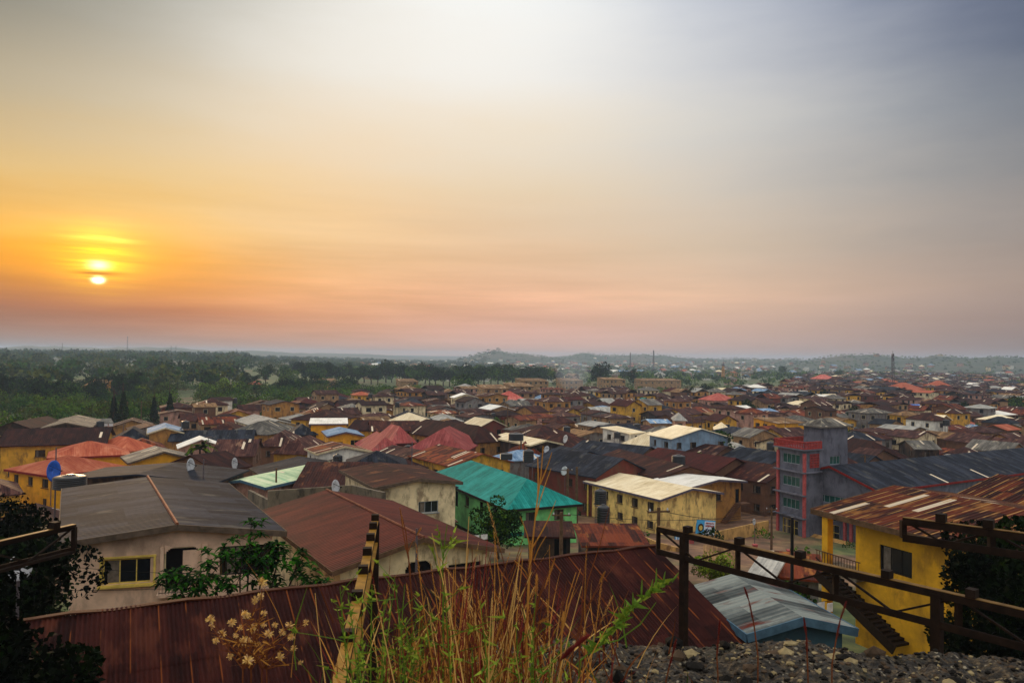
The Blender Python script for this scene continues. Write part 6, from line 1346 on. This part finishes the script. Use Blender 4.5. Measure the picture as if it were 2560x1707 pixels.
# seed-head weeds
heads = [(638, 1500), (652, 1488), (612, 1534), (620, 1538), (660, 1530), (580, 1555), (600, 1568), (632, 1570), (590, 1588), (610, 1600), (645, 1610), (625, 1600), (724, 1562), (764, 1556), (730, 1592), (735, 1620), (530, 1565), (527, 1548), (556, 1582), (660, 1560), (672, 1582), (705, 1580), (688, 1560), (540, 1600), (655, 1455), (575, 1640), (700, 1640), (752, 1655), (620, 1650)]
groups_ = [heads[0::4], heads[1::4], heads[2::4], heads[3::4]]
lbs = ['seed-head weed with the highest pale puffs, before the maroon roof', 'seed-head weed with puffs spread to the girder side', 'seed-head weed in the middle of its cluster', 'seed-head weed with puffs toward the dark corner']
for gi, hs in enumerate(groups_):
    fx = 640+gi*22-33; fd = 3.1+.12*gi; F0 = foot(fx, fd); root = thing('seed_head_weed', lbs[gi], 'weed', F0, 0, 'weeds with round seed heads'); s = MB(); hd = MB(); lf = MB()
    joint = at(fx+gr.uniform(-15, 15), 1672, fd)-F0
    s.tube([(0, 0, 0), joint*.6, joint], [.004, .0035, .003], 5)
    for (x, y) in hs:
        p = at(x, y, fd+gr.uniform(-.15, .15))-F0; s.tube(curve(joint, p, .2), [.0028, .0026, .0022, .002, .0016, .0013], 4, 0, False); r_ = gr.uniform(.010, .020)
        for k in range(60):
            v = Vector((gr.gauss(0, 1), gr.gauss(0, 1), gr.gauss(0, 1))).normalized(); w_ = v.orthogonal().normalized()*r_*.05; rq = r_*gr.uniform(.7, 1.35); hd.face([p-w_, p+w_, p+v*rq+w_*1.8, p+v*rq-w_*1.8], gr.choice((0, 0, 1)))
        for k in range(5): q = joint.lerp(p, gr.uniform(.1, .9)); blade(lf, q, q+Vector((gr.gauss(0, .04), gr.gauss(0, .03), gr.uniform(-.01, .05))), .006, gr.choice((0, 1)))
    build(s, 'stem', [M['strawdk']], root); build(hd, 'seed_heads', [M['seed'], M['seedw']], root); build(lf, 'leaves', [M['strawdk'], M['straw']], root)
# tall dead stalk against the town
def stalk(fx, d, main, branches, label, mats=('strawdk', 'straw'), r=.005, name='dry_stalk', lvs=0, spikes=True, cat='plant'):
    F0 = foot(fx, d); root = thing(name, label, cat, F0); s = MB(); pts = [Vector((0, 0, 0))]+[at(x, y, d)-F0 for x, y in main]; n = len(pts); s.tube(pts, [r*(1-.65*k/(n-1)) for k in range(n)], 5); h = MB(); l = MB()
    for (x0, y0, x1, y1, *sp) in branches:
        a, b = at(x0, y0, d)-F0, at(x1, y1, d+gr.uniform(-.1, .1))-F0; s.tube(curve(a, b, .25), [r*.6, r*.55, r*.5, r*.4, r*.35, r*.25], 4, 0, False)
        if sp: spike(h, a.lerp(b, 1-sp[0]), b, sp[1], 0, 60)
        for k in range(lvs): q = a.lerp(b, gr.uniform(.15, 1)); blade(l, q, q+Vector((gr.gauss(0, .03), gr.gauss(0, .03), gr.uniform(-.01, .035))), .012, 0)
    build(s, 'stem', [M[mats[0]]], root)
    if h.f: build(h, 'seed_spikes', [M[mats[1]]], root)
    if l.f: build(l, 'leaves', [M[mats[1]]], root)
stalk(1310, 3.2, [(1318, 1560), (1322, 1460), (1330, 1370), (1342, 1260), (1352, 1190), (1358, 1115)], [(1345, 1240, 1344, 1140), (1350, 1210, 1380, 1130), (1340, 1290, 1378, 1170), (1330, 1370, 1390, 1250), (1325, 1400, 1300, 1290), (1322, 1450, 1285, 1400), (1335, 1400, 1365, 1340)], 'tall forked dead stalk rising highest, across the teal roof', ('straw', 'straw'), .0055)
stalk(1030, 3.3, [(1030, 1500), (1022, 1400), (1015, 1330), (1005, 1290)], [(1022, 1400, 1000, 1270, .35, .007), (1020, 1380, 1052, 1320, .3, .007), (1026, 1440, 1010, 1360)], 'brown grass stalk before the red-brown gable, left of the tussock', ('strawdk', 'straw'), .0045)
stalk(1110, 3.3, [(1108, 1500), (1106, 1420), (1112, 1350), (1118, 1310)], [(1108, 1400, 1092, 1310), (1108, 1400, 1135, 1330), (1106, 1450, 1080, 1370, .4, .008), (1110, 1380, 1150, 1345)], 'green-tipped grass stalk above the tussock, in front of the porch', ('grgreen', 'grlime'), .0045, lvs=5)
stalk(1440, 3.2, [(1452, 1560), (1470, 1450), (1500, 1360), (1525, 1260)], [(1455, 1540, 1512, 1430, .25, .009), (1455, 1550, 1478, 1330), (1448, 1580, 1535, 1530), (1452, 1560, 1560, 1385)], 'thin arching grass stems fanning over the maroon roof', ('strawdk', 'straw'), .0035)
stalk(1400, 3.0, [(1403, 1600), (1408, 1560), (1418, 1500), (1440, 1430)], [(1403, 1600, 1408, 1530, .9, .012), (1408, 1570, 1452, 1420)], 'grass stem with a fat fuzzy ochre spike', ('straw', 'straw'), .004)
stalk(1330, 3.0, [(1335, 1620), (1338, 1540), (1350, 1490), (1382, 1420)], [(1338, 1540, 1386, 1398, .5, .01), (1336, 1560, 1370, 1545, .8, .01), (1338, 1540, 1342, 1440, .5, .013)], 'reddish grass stalk with three ragged spikes, beside the tussock', ('strawdk', 'straw'), .004)
for i, (fx, pts, lb) in enumerate(((1380, [(1385, 1700), (1400, 1650), (1430, 1620), (1465, 1592)], 'thick dark red curved grass spike lowest in the tussock'), (1260, [(1262, 1660), (1262, 1600), (1268, 1540), (1278, 1480)], 'upright red-brown grass spike in the tussock middle'), (1195, [(1200, 1660), (1195, 1570), (1190, 1480), (1195, 1420)], 'tall red-brown grass spike leaning back in the tussock'),
                                 (1800, [(1795, 1690), (1792, 1640), (1796, 1590), (1800, 1550)], 'short red grass spike on the rock before the girder post'), (1660, [(1665, 1700), (1672, 1670), (1680, 1640), (1690, 1600)], 'red grass spike rising from the middle of the rock'), (2020, [(2020, 1690), (2018, 1640), (2016, 1590), (2010, 1545)], 'pale red grass spike on the rock before the blue-grey shed'),
                                 (1890, [(1895, 1640), (1885, 1560), (1872, 1500), (1862, 1470)], 'red leaning grass spike before the pale zinc shed roof'), (2080, [(2080, 1660), (2090, 1600), (2100, 1550), (2115, 1505)], 'bent reddish grass spike before the shed corner'), (1320, [(1322, 1690), (1310, 1640), (1302, 1580), (1300, 1520)], 'dull red grass spike crossing the stalk base'))):
    d = 2.3 if i in (0,) else 3.2; F0 = foot(fx, d); root = thing('red_grass_spike', lb, 'grass', F0, 0, 'reddish grass spikes'); P_ = [at(x, y, d)-F0 for x, y in pts]
    if i > 2 and i != 8: F1 = Vector((P_[0].x, P_[0].y, P_[0].z-.12)); 
    s = MB(); s.tube([Vector((0, 0, 0)) if not (i > 2 and i != 8) else F1]+P_, [.003, .003, .003, .002, .0015], 4); build(s, 'stem', [M['strawdk']], root); h = MB()
    for a, b in zip(P_[1:], P_[2:]): spike(h, a, b, .009 if i else .015, 0, 130)
    build(h, 'spike', [M['redgrass']], root)
# green podded plant leaning right
def podded():
    d = 3.0; F0 = foot(1440, d); root = thing('podded_plant', 'green leafy stem leaning out with slender upright pods, over the maroon roof', 'plant', F0); s = MB(); l = MB(); p_ = MB()
    main = [(1450, 1650), (1500, 1610), (1545, 1560), (1590, 1510), (1640, 1468), (1690, 1442)]; pts = [Vector((0, 0, 0))]+[at(x, y, d)-F0 for x, y in main]; s.tube(pts, [.006, .005, .0045, .004, .003, .0025, .0015], 5)
    m2 = [(1545, 1600), (1600, 1560), (1640, 1505)]; s.tube([at(1500, 1610, d)-F0]+[at(x, y, d)-F0 for x, y in m2], [.003, .003, .0025, .0015], 4)
    for k in range(110):
        t_ = gr.uniform(.1, .9); i = int(t_*5); q = Vector(at(*main[i], d)-F0).lerp(at(*main[i+1], d)-F0, t_*5-i); rr_ = .035*(1-.5*t_); blade(l, q, q+Vector((gr.gauss(0, rr_), gr.gauss(0, rr_), gr.uniform(-.01, rr_*1.3))), .020, gr.choice((0, 1)))
    for (x, y, x1, y1) in ((1561, 1560, 1562, 1500), (1583, 1530, 1582, 1480), (1603, 1500, 1605, 1448), (1625, 1490, 1632, 1447), (1640, 1480, 1641, 1420), (1655, 1470, 1663, 1428), (1660, 1462, 1693, 1440), (1680, 1455, 1697, 1430)): p_.tube([at(x, y, d)-F0, at((x+x1)/2, (y+y1)/2, d)-F0, at(x1, y1, d)-F0], [.0015, .004, .001], 5)
    build(s, 'stem', [M['grgreen']], root); build(l, 'leaves', [M['grlime'], M['grgreen']], root); build(p_, 'pods', [M['grgreen']], root)
podded()
def wiry(fx, d, seed, label, targets):
    rr = random.Random(seed); F0 = foot(fx, d); root = thing('wiry_weed', label, 'weed', F0, 0, 'wiry green weeds'); s = MB(); l = MB()
    for (x, y) in targets:
        a = Vector((rr.uniform(-.05, .05), 0, 0)); b = at(x, y, d+rr.uniform(-.2, .2))-F0; pts = curve(a, b, rr.uniform(.2, .8), 7); s.tube(pts, [.004, .0036, .0032, .0028, .0024, .002, .0012], 4, 0, False)
        for k in range(15):
            t_ = rr.uniform(.3, 1); i = min(5, int(t_*6)); q = pts[i].lerp(pts[i+1], t_*6-i); 
            if k < 6: e = q+Vector((rr.gauss(0, .07), rr.gauss(0, .05), rr.uniform(0, .09))); s.tube(curve(q, e, .3, 4), [.002, .0018, .0014, .001], 3, 0, False); q = e
            for _ in range(3): blade(l, q, q+Vector((rr.gauss(0, .018), rr.gauss(0, .018), rr.uniform(-.01, .025))), .010, rr.choice((0, 1, 1)))
    build(s, 'stem', [M['grgreen']], root); build(l, 'leaves', [M['grgreen'], M['grlime']], root)
wiry(935, 2.9, 1, 'wiry green weed tangled round the ochre-lit girder', [(850, 1465), (870, 1480), (905, 1560), (960, 1500), (930, 1460), (985, 1470), (842, 1520), (900, 1620)])
wiry(1010, 3.0, 2, 'wiry green weed with small lime leaves, between girder and tussock', [(1012, 1460), (960, 1590), (1050, 1520), (985, 1440), (1080, 1560), (1020, 1600), (940, 1640), (1060, 1620)])
wiry(1180, 2.8, 3, 'green weed sprouting low in the dry tussock', [(1230, 1560), (1150, 1600), (1200, 1500), (1260, 1620), (1110, 1460), (1180, 1620)])
wiry(1330, 2.9, 4, 'green weed at the stalk base, beside the rock', [(1290, 1560), (1340, 1480), (1380, 1640), (1335, 1600), (1300, 1640)])
# cables over the lane
def cable(a, b, label, sag=.6, r=.02):
    a, b = Vector(a), Vector(b); root = MB(); root.tube([a.lerp(b, k/14)-Vector((0, 0, sag*4*(k/14)*(1-k/14))) for k in range(15)], r, 4, 0, False); tag(build(root, 'power_cable', [M['wire']]), label, 'cable', 'cables strung between poles')
w0 = PD(1929, 1276, 98)
for i, (x, y, d_, lb) in enumerate(((1645, 1275, 48, 'cable from the thick brown pole to the leaning pole by the lane'), (1830, 1240, 118, 'cable from the leaning pole toward the outside stair'), (2014, 1262, 109, 'cable from the leaning pole to the tower column'), (1420, 1285, 62, 'long cable from the stub-armed pole to the leaning pole'))): cable(w0, PD(x, y, d_), lb, .8)
cable(PD(0, 1395, 30), PD(700, 1430, 30), 'thin cable crossing before the pale pink house', .25, .008)
cable(PD(130, 1475, 28), PD(830, 1435, 34), 'lower thin cable before the leafy shrub', .2, .008)
# washing and litter seen between the houses
def laundry(px, py, dist, n, label, w_=.5):
    c = PD(px, py, dist); root = thing('washing_line', label, 'laundry', (c.x, c.y, c.z), .4, 'washing between the houses'); m = MB(); m.tube([(-n*w_*.6, 0, 0), (n*w_*.6, 0, 0)], .015, 4); build(m, 'line', [M['wire']], root); q = MB(); rr = random.Random(px)
    for k in range(n): q.box(((k-n/2+.5)*w_*1.2, 0, -.35), (w_*rr.uniform(.6, 1), .04, rr.uniform(.4, .8)))
    build(q, 'washing', [M['cloth']], root)
laundry(2030, 1507, 40, 5, 'white washing heaped before the yellow house, under the girder')
laundry(1180, 1335, 76, 4, 'white washing beside the dense tree at the mint green wall', .7)
laundry(244, 1059, 196, 6, 'white washing behind the light grey gable', 1.)
